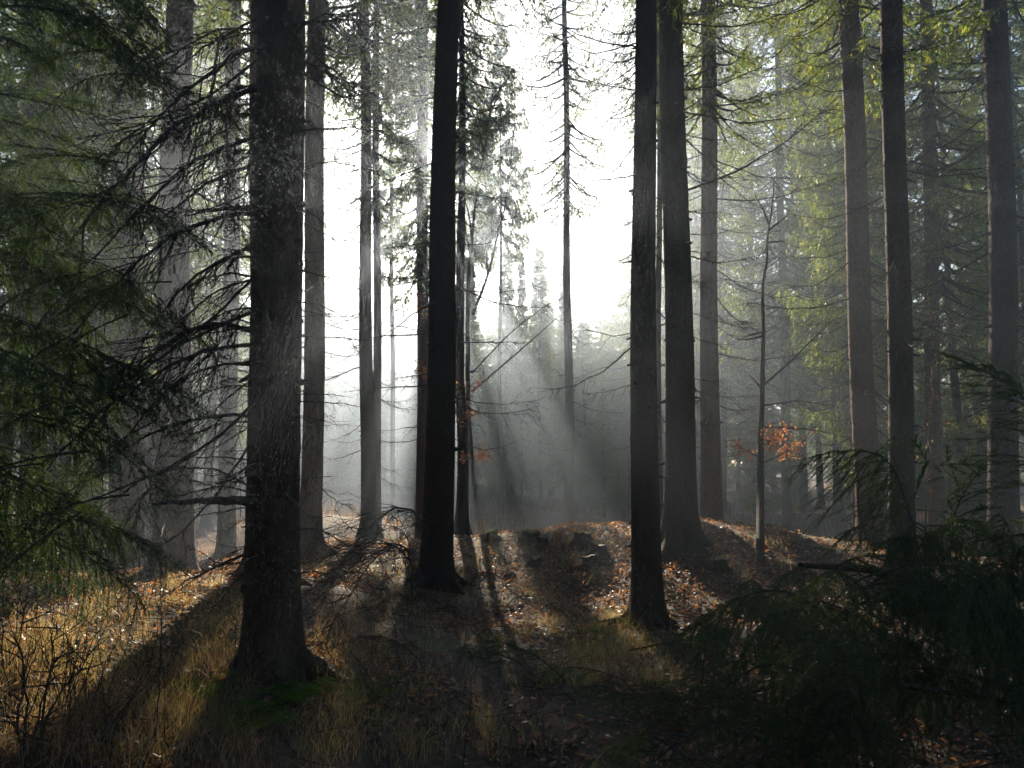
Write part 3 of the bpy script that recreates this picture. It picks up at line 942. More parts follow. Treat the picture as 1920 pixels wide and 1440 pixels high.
pts = [(u, v, R.uniform(5.6, 6.3)) for u, v in ((1330, 1150), (1350, 1135), (1375, 1125), (1400, 1120), (1425, 1130), (1445, 1145), (1365, 1160), (1400, 1155), (1435, 1165), (1390, 1140))]
heap('cut_bough', 'single sunlit cut spruce bough drooping beside the felled heap', GP(1390, 1215), pts, WEEP, 0.7)['category'] = 'bough'

# cut boughs strewn on the ground
gl = ('cut spruce bough lying on the shaded forest floor before the felled heap', 'cut boughs on the shaded floor')
for k in range(46):
    u, v = R.uniform(1010, 1960), R.uniform(1230, 1470)
    if v > 1330 and u < 1150:
        continue
    p = GP(u, v)
    me, ne = R.choice(BOUGH + WEEP[:1])
    o = obj('cut_bough', me)
    a = R.uniform(0, 2 * PI)
    o.matrix_basis = frame(p + Vector((0, 0, R.uniform(0.04, 0.16))), p + Vector((math.cos(a), math.sin(a), R.uniform(0.0, 0.25))) * R.uniform(0.45, 0.7) + Vector((0, 0, .1)), R.uniform(-0.5, 0.5))
    tag(o, gl[0], 'bough', gl[1])
    obj('needles', ne, o)


# ------------------------------------------------------------------ stumps
def stump(p, r, h, seed, label, tilt=0.1):
    r, h = r * 0.8, h * 0.85
    rr = np.random.RandomState(seed)
    k = 18
    th = np.arange(k) * 2 * PI / k
    lob = 1 + 0.18 * np.cos(5 * th + seed) + 0.08 * np.cos(3 * th + 2 * seed)
    zz = np.array([-0.15, 0.0, 0.06, h * 0.4, h * 0.75, h])
    fl = np.array([1.9, 1.55, 1.3, 1.1, 1.03, 1.0])
    V = []
    for z, f in zip(zz, fl):
        rad = r * f * (1 + (lob - 1) * (f - 0.6)) * (1 + rr.normal(0, 0.03, k))
        V.append(np.stack([rad * np.cos(th), rad * np.sin(th), z + (0.12 * h * np.cos(th + seed) * (z / h if z > 0 else 0)) + rr.normal(0, 0.012, k) * (z >= h)], 1))
    V = np.array(V)
    g = G()
    i = np.arange(len(zz) - 1)[:, None] * k
    j = np.arange(k)[None]
    g.add(V.reshape(-1, 3), np.stack([i + j, i + (j + 1) % k, i + k + (j + 1) % k, i + k + j], -1).reshape(-1, 4))
    o = thing('tree_stump', p, label, 'stump')
    obj('stump_body', g.mesh('stump_body', BARK, True), o)
    g = G()
    rim = V[-1] * np.array([0.985, 0.985, 1]) + np.array([0, 0, 0.003])
    c = rim.mean(0)
    g.add(np.concatenate([rim, rim * np.array([.5, .5, 1]) + np.array([0, 0, .004]), [c + np.array([0, 0, .006])]]), [(a, (a + 1) % k, k + (a + 1) % k, k + a) for a in range(k)])
    g.add(np.concatenate([rim * np.array([.5, .5, 1]) + np.array([0, 0, .004]), [c + np.array([0, 0, .006])]]), [(a, (a + 1) % k, k) for a in range(k)])
    obj('cut_face', g.mesh('cut_face', CUT), o)
    if seed % 2 == 0:
        g = G()
        n = 260
        a = rr.uniform(0, 2 * PI, n)
        q = np.sqrt(rr.uniform(0.3, 1, n)) * r * 1.1
        p = np.stack([q * np.cos(a), q * np.sin(a), h + 0.12 * h * np.cos(a + seed)], 1)
        v, f = needles(rr, p, np.tile([0, 0, 1.0], (n, 1)), 0.035, 0.008, 1, 0.8)
        g.add(v, f)
        obj('moss', g.mesh('moss', MOSS), o)
    return o


for u, v, r, h, sd, lb in ((1092, 1022, 0.155, 0.22, 2, 'largest mossy stump on the crest of the clearing'), (996, 1014, 0.17, 0.17, 4, 'low flat stump on the crest of the clearing'), (1019, 1026, 0.10, 0.17, 3, 'small upright stump beside the largest mossy stump'),
                           (922, 1012, 0.11, 0.16, 6, 'mossy stump near the forked tree'), (1005, 1060, 0.10, 0.14, 5, 'little dark stump in the sunlit leaf litter'), (1106, 1062, 0.13, 0.17, 7, 'jagged dark stump nearest the grey trunk in the leaf litter'),
                           (1124, 1044, 0.14, 0.2, 9, 'leaning stump just right of the largest mossy stump'), (1352, 1072, 0.11, 0.2, 11, 'stump with pale cut face beside the broad rooted trunk'), (955, 1085, 0.08, 0.1, 13, 'tiny stump in the dappled leaves before the clearing'), (760, 1012, 0.16, 0.2, 8, 'shaded stump on the crest left of the dark leaning trunk')):
    stump(GP(u, v), r, h, sd, lb)


# ------------------------------------------------------------------ leaves, grass, twigs: nobody could count them
def frustum_pts(r, n, y0, y1, power=1.0):
    y = y0 + (y1 - y0) * r.uniform(0, 1, n) ** power
    x = r.uniform(-0.72, 0.72, n) * (y + 0.6)
    return x, y


r = np.random.RandomState(21)
x, y = frustum_pts(r, 150000, 2.6, 19, 0.8)
fx, fy, ph, f = sines(9, 8, 0.8, 3.0)
dn = sum(np.sin(fx[i] * x + fy[i] * y + ph[i]) for i in range(8)) / 3
keep = r.uniform(-1.4, 1.2, len(x)) < dn + 0.9 * np.exp(-((x - 0.6) / 1.8) ** 2) * (y > 8)
x, y = x[keep], y[keep]
z = height(x, y) + 0.006 + r.uniform(0, 0.035, len(x))
n = len(x)
s = (0.011 + 0.021 * r.uniform(0, 1, n) ** 2)[:, None]
a = r.uniform(0, 2 * PI, n)
tl = r.normal(0, 0.45, (n, 2))
ex_ = unit(np.stack([np.cos(a), np.sin(a), tl[:, 0]], 1))
ey_ = unit(np.stack([-np.sin(a), np.cos(a), tl[:, 1]], 1))
c = np.stack([x, y, z], 1)
up = np.array([0, 0, 1.0])
cv = r.uniform(-0.3, 0.8, (n, 1)) * s
V = np.stack([c - ex_ * s * 1.25, c - ey_ * s * 0.75 + up * cv, c + ex_ * s * 1.35, c + ey_ * s * 0.75 + up * cv * r.uniform(0.2, 1, (n, 1))], 1).reshape(-1, 3)
i4 = np.arange(n)[:, None] * 4
g = G()
g.add(V, np.concatenate([i4 + np.array([[0, 1, 2]]), i4 + np.array([[0, 2, 3]])], 1).reshape(-1, 3))
o = obj('leaf_litter', g.mesh('leaf_litter', LITTER))
o['kind'] = 'stuff'


def blades(r, x, y, L, w, lean=0.5, seg=3):
    n = len(x)
    z = height(x, y)
    a = r.uniform(0, 2 * PI, n)
    d = np.stack([np.cos(a), np.sin(a)], 1) * r.uniform(0.1, lean, (n, 1)) * L[:, None]
    b = r.uniform(0, 2 * PI, n)
    sd = np.stack([np.cos(b), np.sin(b), 0 * b], 1)
    rows = []
    for k in range(seg + 1):
        q = k / seg
        p = np.stack([x + d[:, 0] * q ** 1.6, y + d[:, 1] * q ** 1.6, z - 0.02 + L * q * (1 - 0.25 * lean * q)], 1)
        ww = (w * (1 - q * 0.85) / 2)[:, None]
        rows += [p - sd * ww, p + sd * ww]
    V = np.stack(rows, 1)
    m2 = 2 * (seg + 1)
    base = np.arange(n)[:, None] * m2
    F_ = np.concatenate([base + np.array([[2 * k, 2 * k + 1, 2 * k + 3, 2 * k + 2]]) for k in range(seg)], 1).reshape(-1, 4)
    return V.reshape(-1, 3), F_


def tufts(r, spots, per, spread):
    xs_, ys_ = [], []
    for (sx, sy, k) in spots:
        m_ = int(per * k)
        xs_.append(sx + r.normal(0, spread, m_))
        ys_.append(sy + r.normal(0, spread, m_))
    return np.concatenate(xs_), np.concatenate(ys_)


# green and dry grass in tufts
sp = []
for _ in range(60):
    u, v = r.uniform(1030, 1260), r.uniform(1160, 1300)
    p = GP(u, v)
    sp.append((p.x, p.y, r.uniform(0.5, 1.2)))
for _ in range(150):
    p = GP(r.uniform(0, 460), r.uniform(1080, 1440))
    sp.append((p.x, p.y, r.uniform(0.4, 1.1)))
for _ in range(110):
    p = GP(r.uniform(560, 1060), r.uniform(1050, 1440))
    sp.append((p.x, p.y, r.uniform(0.2, 0.8)))
for _ in range(80):
    p = GP(r.uniform(600, 1500), r.uniform(1000, 1090))
    sp.append((p.x, p.y, r.uniform(0.1, 0.5)))
x, y = tufts(r, sp, 60, 0.09)
g = G()
g.add(*blades(r, x, y, r.uniform(0.08, 0.30, len(x)), r.uniform(0.002, 0.0045, len(x)), 0.9))
o = obj('grass', g.mesh('grass', GRASS))
o['kind'] = 'stuff'
# tall straw and dry weeds
sp = []
for _ in range(105):
    p = GP(r.uniform(-20, 470), r.uniform(1130, 1470))
    sp.append((p.x, p.y, r.uniform(0.3, 1.1)))
for _ in range(40):
    p = GP(r.uniform(570, 720), r.uniform(1090, 1250))
    sp.append((p.x, p.y, r.uniform(0.3, 1.0)))
x, y = tufts(r, sp, 26, 0.11)
g = G()
g.add(*blades(r, x, y, 0.14 + 0.42 * r.uniform(0, 1, len(x)) ** 1.6, r.uniform(0.0018, 0.004, len(x)), 1.15, 4))
o = obj('straw', g.mesh('dry_straw', STRAW))
o['kind'] = 'stuff'
# misty brush on the floor beyond the crest
x = np.concatenate([r.uniform(-16, 18, 16000), r.uniform(-34, 40, 26000)])
y = np.concatenate([r.uniform(16.5, 34, 16000), r.uniform(32, 66, 26000)])
g = G()
g.add(*blades(r, x, y, r.uniform(0.2, 0.95, len(x)) * (0.6 + 0.4 * np.sin(x * 0.9) * np.sin(y * 0.7)), r.uniform(0.006, 0.014, len(x)), 0.7, 3))
o = obj('undergrowth', g.mesh('undergrowth', STRAW))
o['kind'] = 'stuff'
# fallen twigs
g = G()
x, y = frustum_pts(r, 2600, 2.6, 15, 0.9)
for i in range(len(x)):
    a = r.uniform(0, 2 * PI)
    L = r.uniform(0.08, 0.5) if r.rand() < 0.9 else r.uniform(0.5, 1.1)
    q = np.linspace(-0.5, 0.5, 4)
    px, py = x[i] + math.cos(a) * L * q, y[i] + math.sin(a) * L * q
    pz = height(px, py) + 0.012 + r.uniform(0, 0.10) * np.array([0, .5, 1, 1.6]) * r.rand()
    pt = np.stack([px, py, pz], 1) + r.normal(0, 0.02 * L, (4, 3)) * np.array([1, 1, .3])
    g.tube(pt, np.array([1.2, 1, .8, .5]) * r.uniform(0.0018, 0.0055), 4, 0 if r.rand() < .6 else 1)
o = obj('fallen_twigs', g.mesh('fallen_twigs', [WOODM, WEATHERED], True))
o['kind'] = 'stuff'


# ------------------------------------------------------------------ shrubs, brambles, saplings, ferns
def shrub(seed, h, stems, spread, twigs, r0=0.006, lean=(0, 0)):
    r = np.random.RandomState(seed)
    g = G()
    for s_ in range(stems):
        L = h * r.uniform(0.6, 1.1)
        n = 14
        q = np.linspace(0, 1, n)
        a = r.uniform(0, 2 * PI)
        d = np.array([math.cos(a) * spread + lean[0], math.sin(a) * spread + lean[1], 1])
        w = np.cumsum(r.normal(0, 0.022 * h, (n, 3)), 0) * q[:, None]
        pt = d * (q * L)[:, None] + w
        pt[:, :2] += r.normal(0, 0.05, 2) * (1 - q[:, None])
        pt[:, 2] -= 0.03 + spread * 0.25 * L * q ** 2
        g.tube(pt, r0 * r.uniform(0.6, 1.1) * (1.05 - q * 0.85), 5)
        for _ in range(twigs):
            b = r.uniform(0.2, 0.98)
            p = np.array([np.interp(b, q, pt[:, c]) for c in range(3)])
            d2 = unit(np.array([r.normal(0, 0.8), r.normal(0, 0.8), r.uniform(0.0, 1.0)]))
            L2 = L * r.uniform(0.08, 0.30)
            q2 = np.linspace(0, 1, 6)
            p2 = p + d2 * (q2 * L2)[:, None] + np.cumsum(r.normal(0, 0.010, (6, 3)), 0) * q2[:, None]
            g.tube(p2, r0 * 0.42 * (1.1 - 0.8 * q2), 4)
            for _ in range(r.randint(0, 3)):
                b3 = r.uniform(0.3, 1)
                p3 = np.array([np.interp(b3, q2, p2[:, c]) for c in range(3)])
                d3 = unit(d2 + r.normal(0, 0.6, 3))
                q3 = np.linspace(0, 1, 4)
                g.tube(p3 + d3 * (q3 * L2 * 0.4)[:, None], r0 * 0.22 * (1.1 - 0.7 * q3), 3)
    return g


def leaves(r, pts, size, mat_, name='leaves'):
    n = len(pts)
    a = unit(r.normal(size=(n, 3)))
    b = unit(np.cross(a, r.normal(size=(n, 3))))
    c = np.cross(a, b)
    s = size * r.uniform(0.6, 1.2, (n, 1))
    V = np.stack([pts, pts + a * s * 0.5 + b * s * 0.32 + c * s * 0.1, pts + a * s, pts + a * s * 0.5 - b * s * 0.32 + c * s * 0.1], 1).reshape(-1, 3)
    i4 = np.arange(n)[:, None] * 4
    g = G()
    g.add(V, np.concatenate([i4 + np.array([[0, 1, 2]]), i4 + np.array([[0, 2, 3]])], 1).reshape(-1, 3))
    return g.mesh(name, mat_)


for i, (u, v, h, st, spd, tw, r0, ln, lb) in enumerate((
        (48, 1450, 0.95, 5, 0.22, 12, 0.011, (0.02, 0), 'darkest bare shrub with thick forked stems nearest the frame corner'),
        (130, 1330, 0.9, 7, 0.30, 12, 0.005, (0.0, 0), 'tangled bare shrub with thin stems beside the darkest bare shrub'),
        (200, 1400, 0.75, 6, 0.35, 10, 0.0045, (0.1, 0), 'low thorny shrub in the dry straw'),
        (300, 1420, 0.95, 3, 0.15, 6, 0.0045, (0.08, 0), 'tall crooked bare whips in front of the sunlit fern'),
        (20, 1250, 1.0, 6, 0.3, 14, 0.005, (0, 0), 'dense bare bush under the hanging green boughs'),
        (90, 1180, 0.9, 6, 0.3, 14, 0.004, (0.1, 0), 'fine twiggy bush in the sunlit grass under the green boughs'),
        (260, 1330, 0.8, 4, 0.3, 8, 0.004, (0.15, 0), 'thin stemmed shrub with crooked stems in the middle of the straw'),
        (400, 1350, 0.6, 4, 0.25, 5, 0.0035, (0.05, 0), 'few pale stalks standing right beside the sunlit fern'),
        (720, 1330, 0.5, 6, 0.6, 8, 0.0035, (0.1, 0), 'low dark bramble between the thickest spruce and the brush pile'),
        (980, 1350, 0.5, 6, 0.6, 8, 0.0035, (0.1, 0), 'low bramble on the bare shaded floor beside the cut boughs'))):
    p = GP(u, v)
    o = thing('bare_shrub', p, lb, 'shrub')
    obj('stems', shrub(500 + i, h, st, spd, tw, r0, ln).mesh('stems', WOODM if i not in (7,) else WEATHERED, True), o)

WHIP = [shrub(540 + i, 0.9, 2 + i % 2, 0.18, 6, 0.0042, (0.05 * (i - 1), 0)).mesh('stems', WOODM, True) for i in range(4)]
for k in range(18):
    p = GP(R.uniform(10, 470), R.uniform(1190, 1450))
    o = thing('bare_shrub', p, 'few thin bare whips rising out of the dry straw between the larger shrubs', 'shrub', 'thin bare whips in the straw', R.uniform(0, 6), R.uniform(0.6, 1.15))
    obj('stems', WHIP[k % 4], o)


def path_thing(name, label, cat, pts, r0, mat_, twigs=6, seed=1, taper=0.75, tl=0.2, sag=0.0):
    """a single stem through given points, with short twigs"""
    r = np.random.RandomState(seed)
    pts = np.array([np.array(p) for p in pts])
    q0 = np.linspace(0, 1, len(pts))
    q = np.linspace(0, 1, 24)
    for _ in range(1):
        pt = np.stack([np.interp(q, q0, pts[:, c]) for c in range(3)], 1)
    for _ in range(3):
        pt[1:-1] = (pt[:-2] + 2 * pt[1:-1] + pt[2:]) / 4
    L = np.linalg.norm(np.diff(pts, axis=0), axis=1).sum()
    pt += np.cumsum(r.normal(0, 0.004 * L, pt.shape), 0) * (q * (1 - q))[:, None] * 2
    b0 = Vector(pt[0])
    pt = pt - pt[0]
    g = G()
    g.tube(pt, r0 * (1 - taper * q), 7)
    ends = []
    for _ in range(twigs):
        b = r.uniform(0.15, 1)
        p = np.array([np.interp(b, q, pt[:, c]) for c in range(3)])
        tg = unit(pt[-1] - pt[0])
        d2 = unit(tg * 0.7 + r.normal(0, 0.6, 3))
        L2 = tl * r.uniform(0.4, 1.2)
        q2 = np.linspace(0, 1, 6)
        p2 = p + d2 * (q2 * L2)[:, None] + np.cumsum(r.normal(0, 0.03 * L2, (6, 3)), 0) * q2[:, None]
        g.tube(p2, r0 * 0.35 * (1.1 - 0.8 * q2), 4)
        ends.append(p2)
    o = thing(name, b0, label, cat)
    obj('stem', g.mesh('stem', mat_, True), o)
    return o, pt, ends


# the hooked dead twig hanging before the thickest spruce, and other single sticks
path_thing('dead_twig', 'pale hooked dead twig hanging against the thickest spruce', 'twig', [P(535, 925, 5.2), P(560, 950, 5.15), P(592, 975, 5.1), P(605, 1015, 5.1), P(628, 1030, 5.1), P(640, 1060, 5.1)], 0.010, WEATHERED, 9, 3, 0.6, 0.3)
path_thing('fallen_branch', 'long curved pale stick lying on the cut boughs', 'branch', [GP(1090, 1310) + Vector((0, 0, .1)), GP(1200, 1335) + Vector((0, 0, .12)), GP(1330, 1340) + Vector((0, 0, .12)), GP(1500, 1295) + Vector((0, 0, .15))], 0.012, WEATHERED, 8, 4)
path_thing('fallen_branch', 'straight bare pole lying along the floor under the felled heap', 'branch', [P(1690, 1285, 4.0), P(1780, 1300, 3.9), P(1940, 1325, 3.7)], 0.016, WOODM, 3, 5)
path_thing('dead_stalk', 'single thin pale stalk standing straight up before the brush pile', 'stalk', [GP(868, 1440), P(880, 1330, 3.6), P(872, 1220, 3.6), P(880, 1100, 3.7)], 0.0045, WEATHERED, 2, 6)
path_thing('fallen_branch', 'thick mossy branch lying at the foot of the dark grey trunk', 'branch', [GP(1120, 1175) + Vector((0, 0, .05)), GP(1180, 1168) + Vector((0, 0, .07)), GP(1300, 1190) + Vector((0, 0, .05))], 0.018, WOODM, 10, 7)
for k, (u0, v0, u1, v1) in enumerate(((985, 1265, 1080, 1215), (1000, 1290, 1110, 1240), (1040, 1200, 1160, 1225), (930, 1230, 1010, 1290), (1060, 1120, 1120, 1085), (850, 1150, 905, 1210), (1130, 1280, 1190, 1330), (640, 1220, 700, 1300))):
    path_thing('fallen_branch', ('crooked stick', 'bare stick', 'long thin stick', 'forked stick', 'stick in the sunlit leaves', 'stick by the leaning trunk foot', 'knobbly stick', 'twiggy stick')[k] + (' on the shaded floor below the grass', ' crossing the crooked stick', ' on the grass beside the dark grey trunk', ' on the dark floor in front of the clearing', ' of the clearing', ' in deep shade', ' among the cut boughs', ' in the shade of the thickest spruce')[k], 'branch',
               [GP(u0, v0) + Vector((0, 0, .03)), GP((u0 + u1) / 2, (v0 + v1) / 2) + Vector((0, 0, .09)), GP(u1, v1) + Vector((0, 0, .06))], 0.009, WEATHERED if k % 2 == 0 else WOODM, 7, 20 + k)

# dock stalk with a seed head
o, pt, en = path_thing('dock_plant', 'dry dock stalk with a dark seed head standing in the sunlit grass', 'weed', [GP(300, 1290), P(303, 1180, 5.3), P(302, 1040, 5.3)], 0.005, WOODM, 2, 8)
rr = np.random.RandomState(4)
k = rr.uniform(0.72, 1.0, 170)
pp = np.stack([np.interp(k, np.linspace(0, 1, 24), pt[:, c]) for c in range(3)], 1) + rr.normal(0, 0.012, (170, 3))
obj('seed_head', leaves(rr, pp, 0.016, LITTER, 'seed_head'), o)

# arching dead boughs and the dark brush pile
DRY = [dead_branch(600 + i, 'arch', 0.26, 60, 1.1, 0.0048, True).mesh('dry_bough', WOODM, True) for i in range(4)]
for k, (u0, v0, u1, v1, lb) in enumerate(((800, 1075, 590, 1130, 'topmost arching dry bough over the sunlit grass beside the thickest spruce'), (790, 1120, 590, 1180, 'middle arching dry bough beside the thickest spruce'), (770, 1150, 580, 1260, 'lowest drooping dry bough beside the thickest spruce'),
                                          (770, 1060, 640, 1075, 'short dry bough curling on the crest near the stump'))):
    o = obj('dry_bough', DRY[k])
    a, b = GP(u0, v0) + Vector((0, 0, .25)), GP(u1, v1) + Vector((0, 0, .05))
    o.matrix_basis = frame(a, b, R.uniform(-0.3, 0.3))
    tag(o, lb, 'dry bough')
gl = ('dry spruce bough tangled in the dark brush pile before the leaning trunk', 'dry boughs of the brush pile')
for k in range(12):
    p = GP(R.uniform(740, 950), R.uniform(1110, 1340))
    a = R.uniform(0, 2 * PI)
    o = obj('dry_bough', R.choice(DRY))
    L = R.uniform(0.6, 1.2)
    q = p + Vector((math.cos(a) * L, math.sin(a) * L, R.uniform(0.0, 0.25)))
    q.z = max(q.z, gz(q.x, q.y) + 0.05)
    o.matrix_basis = frame(p + Vector((0, 0, R.uniform(0.05, 0.3))), q, R.uniform(-0.6, 0.6))
    tag(o, gl[0], 'dry bough', gl[1])


def fern(seed, n, L):
    r = np.random.RandomState(seed)
    st, lf = G(), G()
    V = []
    for i in range(n):
        a = 2 * PI * i / n + r.normal(0, 0.25)
        l = L * r.uniform(0.7, 1.1)
        q = np.linspace(0, 1, 22)
        o = np.array([math.cos(a), math.sin(a), 0])
        pt = o * (q * l * 0.75)[:, None]
        pt[:, 2] = l * (0.75 * q - 0.55 * q ** 2.2)
        st.tube(pt, 0.003 * (1.1 - q), 4)
        lat = np.array([-o[1], o[0], 0])
        for k in range(3, 22):
            w = l * 0.26 * math.sin(PI * min(1, (k / 21) ** 0.7)) + 0.01
            for sd in (-1, 1):
                d = lat * sd + o * 0.35 + np.array([0, 0, -0.15])
                for m_ in range(7):
                    b = pt[k] + d * w * (m_ + 0.5) / 7
                    e_ = o * 0.0085 * (1.25 - m_ / 7) * l / 0.4
                    V.append((b - d * w * .02, b + d * w * .05, b + e_ * 1.5 + d * w * .08))
                    V.append((b - d * w * .02, b + d * w * .05, b - e_ * 1.3 + d * w * .08))
    V = np.array(V).reshape(-1, 3) + r.normal(0, 0.0015, (len(V) * 3, 3))
    lf.add(V, np.arange(len(V)).reshape(-1, 3))
    return st.mesh('fern_stalks', FERN, True), lf.mesh('fronds', FERN)


FL = [fern(i, 9, 0.42) for i in range(3)]
for k, (u, v, s, lb) in enumerate(((352, 1318, 0.8, 'sunlit bright green fern in the straw'), (385, 1300, 0.9, 'brightest fern glowing beside the root of the thickest spruce'), (412, 1290, 0.7, 'small sunlit fern touching the root of the thickest spruce'), (500, 1330, 1.1, 'dark fern in the shade at the front of the thickest spruce'),
                                   (560, 1310, 1.0, 'dark fern just right of the thickest spruce'), (470, 1370, 1.0, 'low fern in front of the dark fern by the thickest spruce'), (690, 1310, 0.8, 'arching fern by the brush pile'), (1130, 1190, 0.6, 'little fern at the foot of the dark grey trunk'))):
    o = thing('fern', GP(u, v), lb, 'fern', None, k * 1.3, s)
    obj('stalks', FL[k % 3][0], o)
    obj('fronds', FL[k % 3][1], o)

# saplings
o, pt, en = path_thing('beech_sapling', 'bare slender sapling with a tier of orange leaves', 'sapling', [GP(1424, 1062), P(1430, 850, 13.3), P(1434, 700, 13.3), P(1436, 560, 13.3), P(1444, 440, 13.3), P(1452, 330, 13.3)], 0.062, WOODM, 8, 31, 0.85, 0.9)


def limb(root, b0, pts, r0, seed, twigs=8, tl=0.4, name='limb'):
    r = np.random.RandomState(seed)
    pts = np.array([np.array(p) for p in pts]) - np.array(b0)
    q0, q = np.linspace(0, 1, len(pts)), np.linspace(0, 1, 18)
    pt = np.stack([np.interp(q, q0, pts[:, c]) for c in range(3)], 1)
    for _ in range(3):
        pt[1:-1] = (pt[:-2] + 2 * pt[1:-1] + pt[2:]) / 4
    g = G()
    g.tube(pt, r0 * (1.05 - 0.85 * q), 6)
    E = [pt[6:]]
    for _ in range(twigs):
        b = r.uniform(0.25, 1)
        p = np.array([np.interp(b, q, pt[:, c]) for c in range(3)])
        d2 = unit(unit(pt[-1] - pt[0]) * 0.8 + r.normal(0, 0.5, 3))
        q2 = np.linspace(0, 1, 6)
        p2 = p + d2 * (q2 * tl * r.uniform(0.4, 1.2))[:, None] + np.cumsum(r.normal(0, 0.02, (6, 3)), 0) * q2[:, None]
        g.tube(p2, r0 * 0.35 * (1.1 - 0.8 * q2), 4)
        E.append(p2)
    obj(name, g.mesh(name, WOODM, True), root)
    return np.concatenate(E)


rr = np.random.RandomState(12)
b0 = o.location.copy()
d = 13.3
limb(o, b0, [P(1434, 720, d), P(1480, 680, d), P(1540, 620, d), P(1590, 575, d)], 0.022, 1, 6, 0.5)
limb(o, b0, [P(1433, 760, d), P(1500, 750, d), P(1600, 770, d)], 0.016, 2, 12, 0.5)
limb(o, b0, [P(1432, 800, d), P(1520, 805, d), P(1600, 822, d)], 0.016, 3, 12, 0.5)
E = [limb(o, b0, [P(1431, 862, d), P(1400, 845, d), P(1385, 838, d)], 0.012, 4, 10, 0.35), limb(o, b0, [P(1431, 868, d), P(1470, 850, d), P(1495, 838, d)], 0.012, 5, 10, 0.35), limb(o, b0, [P(1431, 840, d), P(1440, 830, 12.9), P(1462, 820, 12.8)], 0.012, 6, 10, 0.35)]
E = np.concatenate(E)
obj('leaves', leaves(rr, E[rr.randint(0, len(E), 520)] + rr.normal(0, 0.05, (520, 3)), 0.055, BEECH), o)
# forked bare tree in the centre
o, pt, en = path_thing('forked_tree', 'slender bare forked tree behind the dark leaning trunk with red leaves low down', 'bare tree', [GP(884, 1003), P(884, 850, 18), P(882, 700, 18), P(888, 560, 18), P(896, 420, 18), P(915, 290, 18), P(925, 170, 18)], 0.075, WOODM, 6, 33, 0.8, 1.2)
b0, d = o.location.copy(), 18
limb(o, b0, [P(886, 590, d), P(915, 520, d), P(935, 430, d), P(950, 380, d), P(966, 220, d)], 0.038, 11, 10, 0.9)
limb(o, b0, [P(884, 700, d), P(960, 620, d), P(1040, 560, d), P(1110, 545, d)], 0.018, 12, 8, 0.8)
limb(o, b0, [P(884, 735, 16.5), P(960, 670, 16), P(1040, 600, 15.5), P(1120, 528, 15)], 0.019, 13, 5, 0.6)
limb(o, b0, [P(890, 520, d), P(870, 420, d), P(850, 300, d)], 0.03, 14, 8, 0.8)
E = np.concatenate([limb(o, b0, [P(880, 730, d), P(865, 715, 17.5), P(840, 700, 17)], 0.012, 15, 10, 0.4), limb(o, b0, [P(886, 780, d), P(870, 775, 17.2), P(850, 770, 17)], 0.012, 16, 10, 0.4), limb(o, b0, [P(884, 850, d), P(900, 852, d), P(908, 860, d)], 0.01, 17, 6, 0.3)])
obj('leaves', leaves(rr, E[rr.randint(0, len(E), 560)] + rr.normal(0, 0.05, (560, 3)), 0.07, BEECH), o)
# young beech hidden behind the dark leaning trunk, its red twigs showing on both sides
o, pt, en = path_thing('beech_sapling', 'little beech behind the dark leaning trunk showing tufts of red leaves on both sides', 'sapling', [GP(838, 1050), P(838, 850, 12.2), P(842, 700, 12.2), P(838, 560, 12.2)], 0.02, WOODM, 4, 41, 0.7, 0.3)
b0, d = o.location.copy(), 12.2
E = np.concatenate([limb(o, b0, [P(840, 720, d), P(812, 712, d), P(785, 690, d)], 0.007, 51, 8, 0.22), limb(o, b0, [P(838, 760, d), P(810, 750, d), P(790, 742, d)], 0.006, 52, 6, 0.15), limb(o, b0, [P(838, 600, d), P(808, 588, d), P(790, 575, d)], 0.006, 53, 6, 0.2),
                    limb(o, b0, [P(840, 740, d), P(870, 728, 11.8), P(903, 712, 11.6)], 0.007, 54, 9, 0.25), limb(o, b0, [P(840, 795, d), P(868, 788, 11.8), P(898, 772, 11.6)], 0.007, 55, 9, 0.25), limb(o, b0, [P(840, 870, d), P(875, 862, 11.9), P(905, 852, 11.8)], 0.006, 56, 6, 0.16)])
obj('leaves', leaves(rr, E[rr.randint(0, len(E), 330)] + rr.normal(0, 0.025, (330, 3)), 0.055, BEECH), o)
# twiggy young beech with a few rusty leaves among the far right trunks
o, pt, en = path_thing('beech_sapling', 'fine twigged young beech with rusty leaves beside the blackest trunk', 'sapling', [GP(1735, 1040) , P(1740, 860, 12), P(1750, 720, 12), P(1760, 640, 12)], 0.022, WEATHERED, 34, 35, 0.8, 1.0)
E = np.concatenate(en)
obj('leaves', leaves(rr, E[rr.randint(0, len(E), 45)] + rr.normal(0, 0.03, (45, 3)), 0.045, BEECH), o)
# lichen-grey dead twigs hanging in front of the thickest spruce
GREY = dead_branch(700, 'arch', 0.10, 70, 1.3, 0.007).mesh('dead_branch', WEATHERED, True)
for (u0, v0, u1, v1) in ((415, 60, 440, 420), (470, 110, 430, 330), (500, 180, 455, 480)):
    branch_to('t1', GREY, P(u0, v0, 5.35), P(u1, v1, 5.2), R.uniform(0, 3), 'lichen_branch')


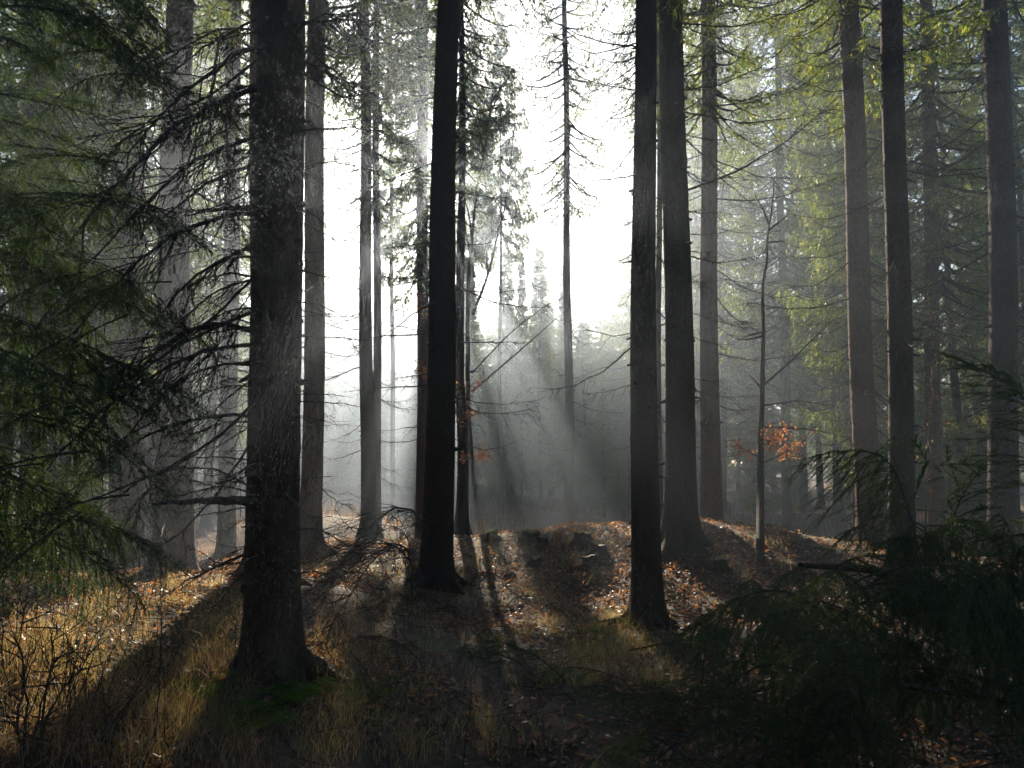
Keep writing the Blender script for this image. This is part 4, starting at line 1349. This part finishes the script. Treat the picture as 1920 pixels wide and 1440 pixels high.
# unseen wood behind the camera, added as one mass that shuts out the open sky
g = G()
r = np.random.RandomState(90)
for k in range(26):
    cx, cy_ = r.uniform(-24, 24), r.uniform(-24, -5)
    H_ = r.uniform(17, 22)
    n = 1500
    zz = r.uniform(0.04, 1, n) ** 0.9
    rad = 2.9 * (1 - zz) ** 0.8 * np.sqrt(r.uniform(0.05, 1, n)) + 0.05
    a = r.uniform(0, 2 * PI, n)
    c = np.stack([cx + rad * np.cos(a), cy_ + rad * np.sin(a), zz * H_ + 0.8], 1)
    d_ = unit(np.stack([np.cos(a), np.sin(a), -0.7 + 0 * a], 1) + r.normal(0, 0.4, (n, 3)))
    s_ = unit(np.cross(d_, r.normal(size=(n, 3))))
    L_ = r.uniform(0.5, 1.0, (n, 1))
    g.add(np.stack([c - s_ * L_ * .22, c + s_ * L_ * .22, c + d_ * L_], 1).reshape(-1, 3), np.arange(3 * n).reshape(-1, 3))
    g.tube([(cx, cy_, -0.3), (cx, cy_, H_ * .5), (cx, cy_, H_)], [0.2, 0.13, 0.02], 8, 1)
o = obj('unseen_woods', g.mesh('unseen_woods', [NEEDLE, BARK]))   # woods behind
o['kind'] = 'stuff'

# ------------------------------------------------------------------ haze (closed box round the whole scene)
g = G()
x0, x1, y0, y1, z0, z1 = -132, 132, -42, 152, -3.2, 24.5
vv = [(x, y, z) for z in (z0, z1) for y in (y0, y1) for x in (x0, x1)]
g.add(vv, [(0, 2, 3, 1), (4, 5, 7, 6), (0, 1, 5, 4), (2, 6, 7, 3), (0, 4, 6, 2), (1, 3, 7, 5)])
m, t, out = mat('morning_haze')
pv = t.nodes.new('ShaderNodeVolumePrincipled')
pv.inputs['Color'].default_value = (0.69, 0.83, 1.0, 1)
pv.inputs['Density'].default_value = HAZE_DENSITY
pv.inputs['Density Attribute'].default_value = ''
pv.inputs['Anisotropy'].default_value = HAZE_G
t.links.new(pv.outputs[0], out.inputs['Volume'])
m.cycles.homogeneous_volume = True
hz = obj('haze', g.mesh('haze', m))
hz['kind'] = 'stuff'
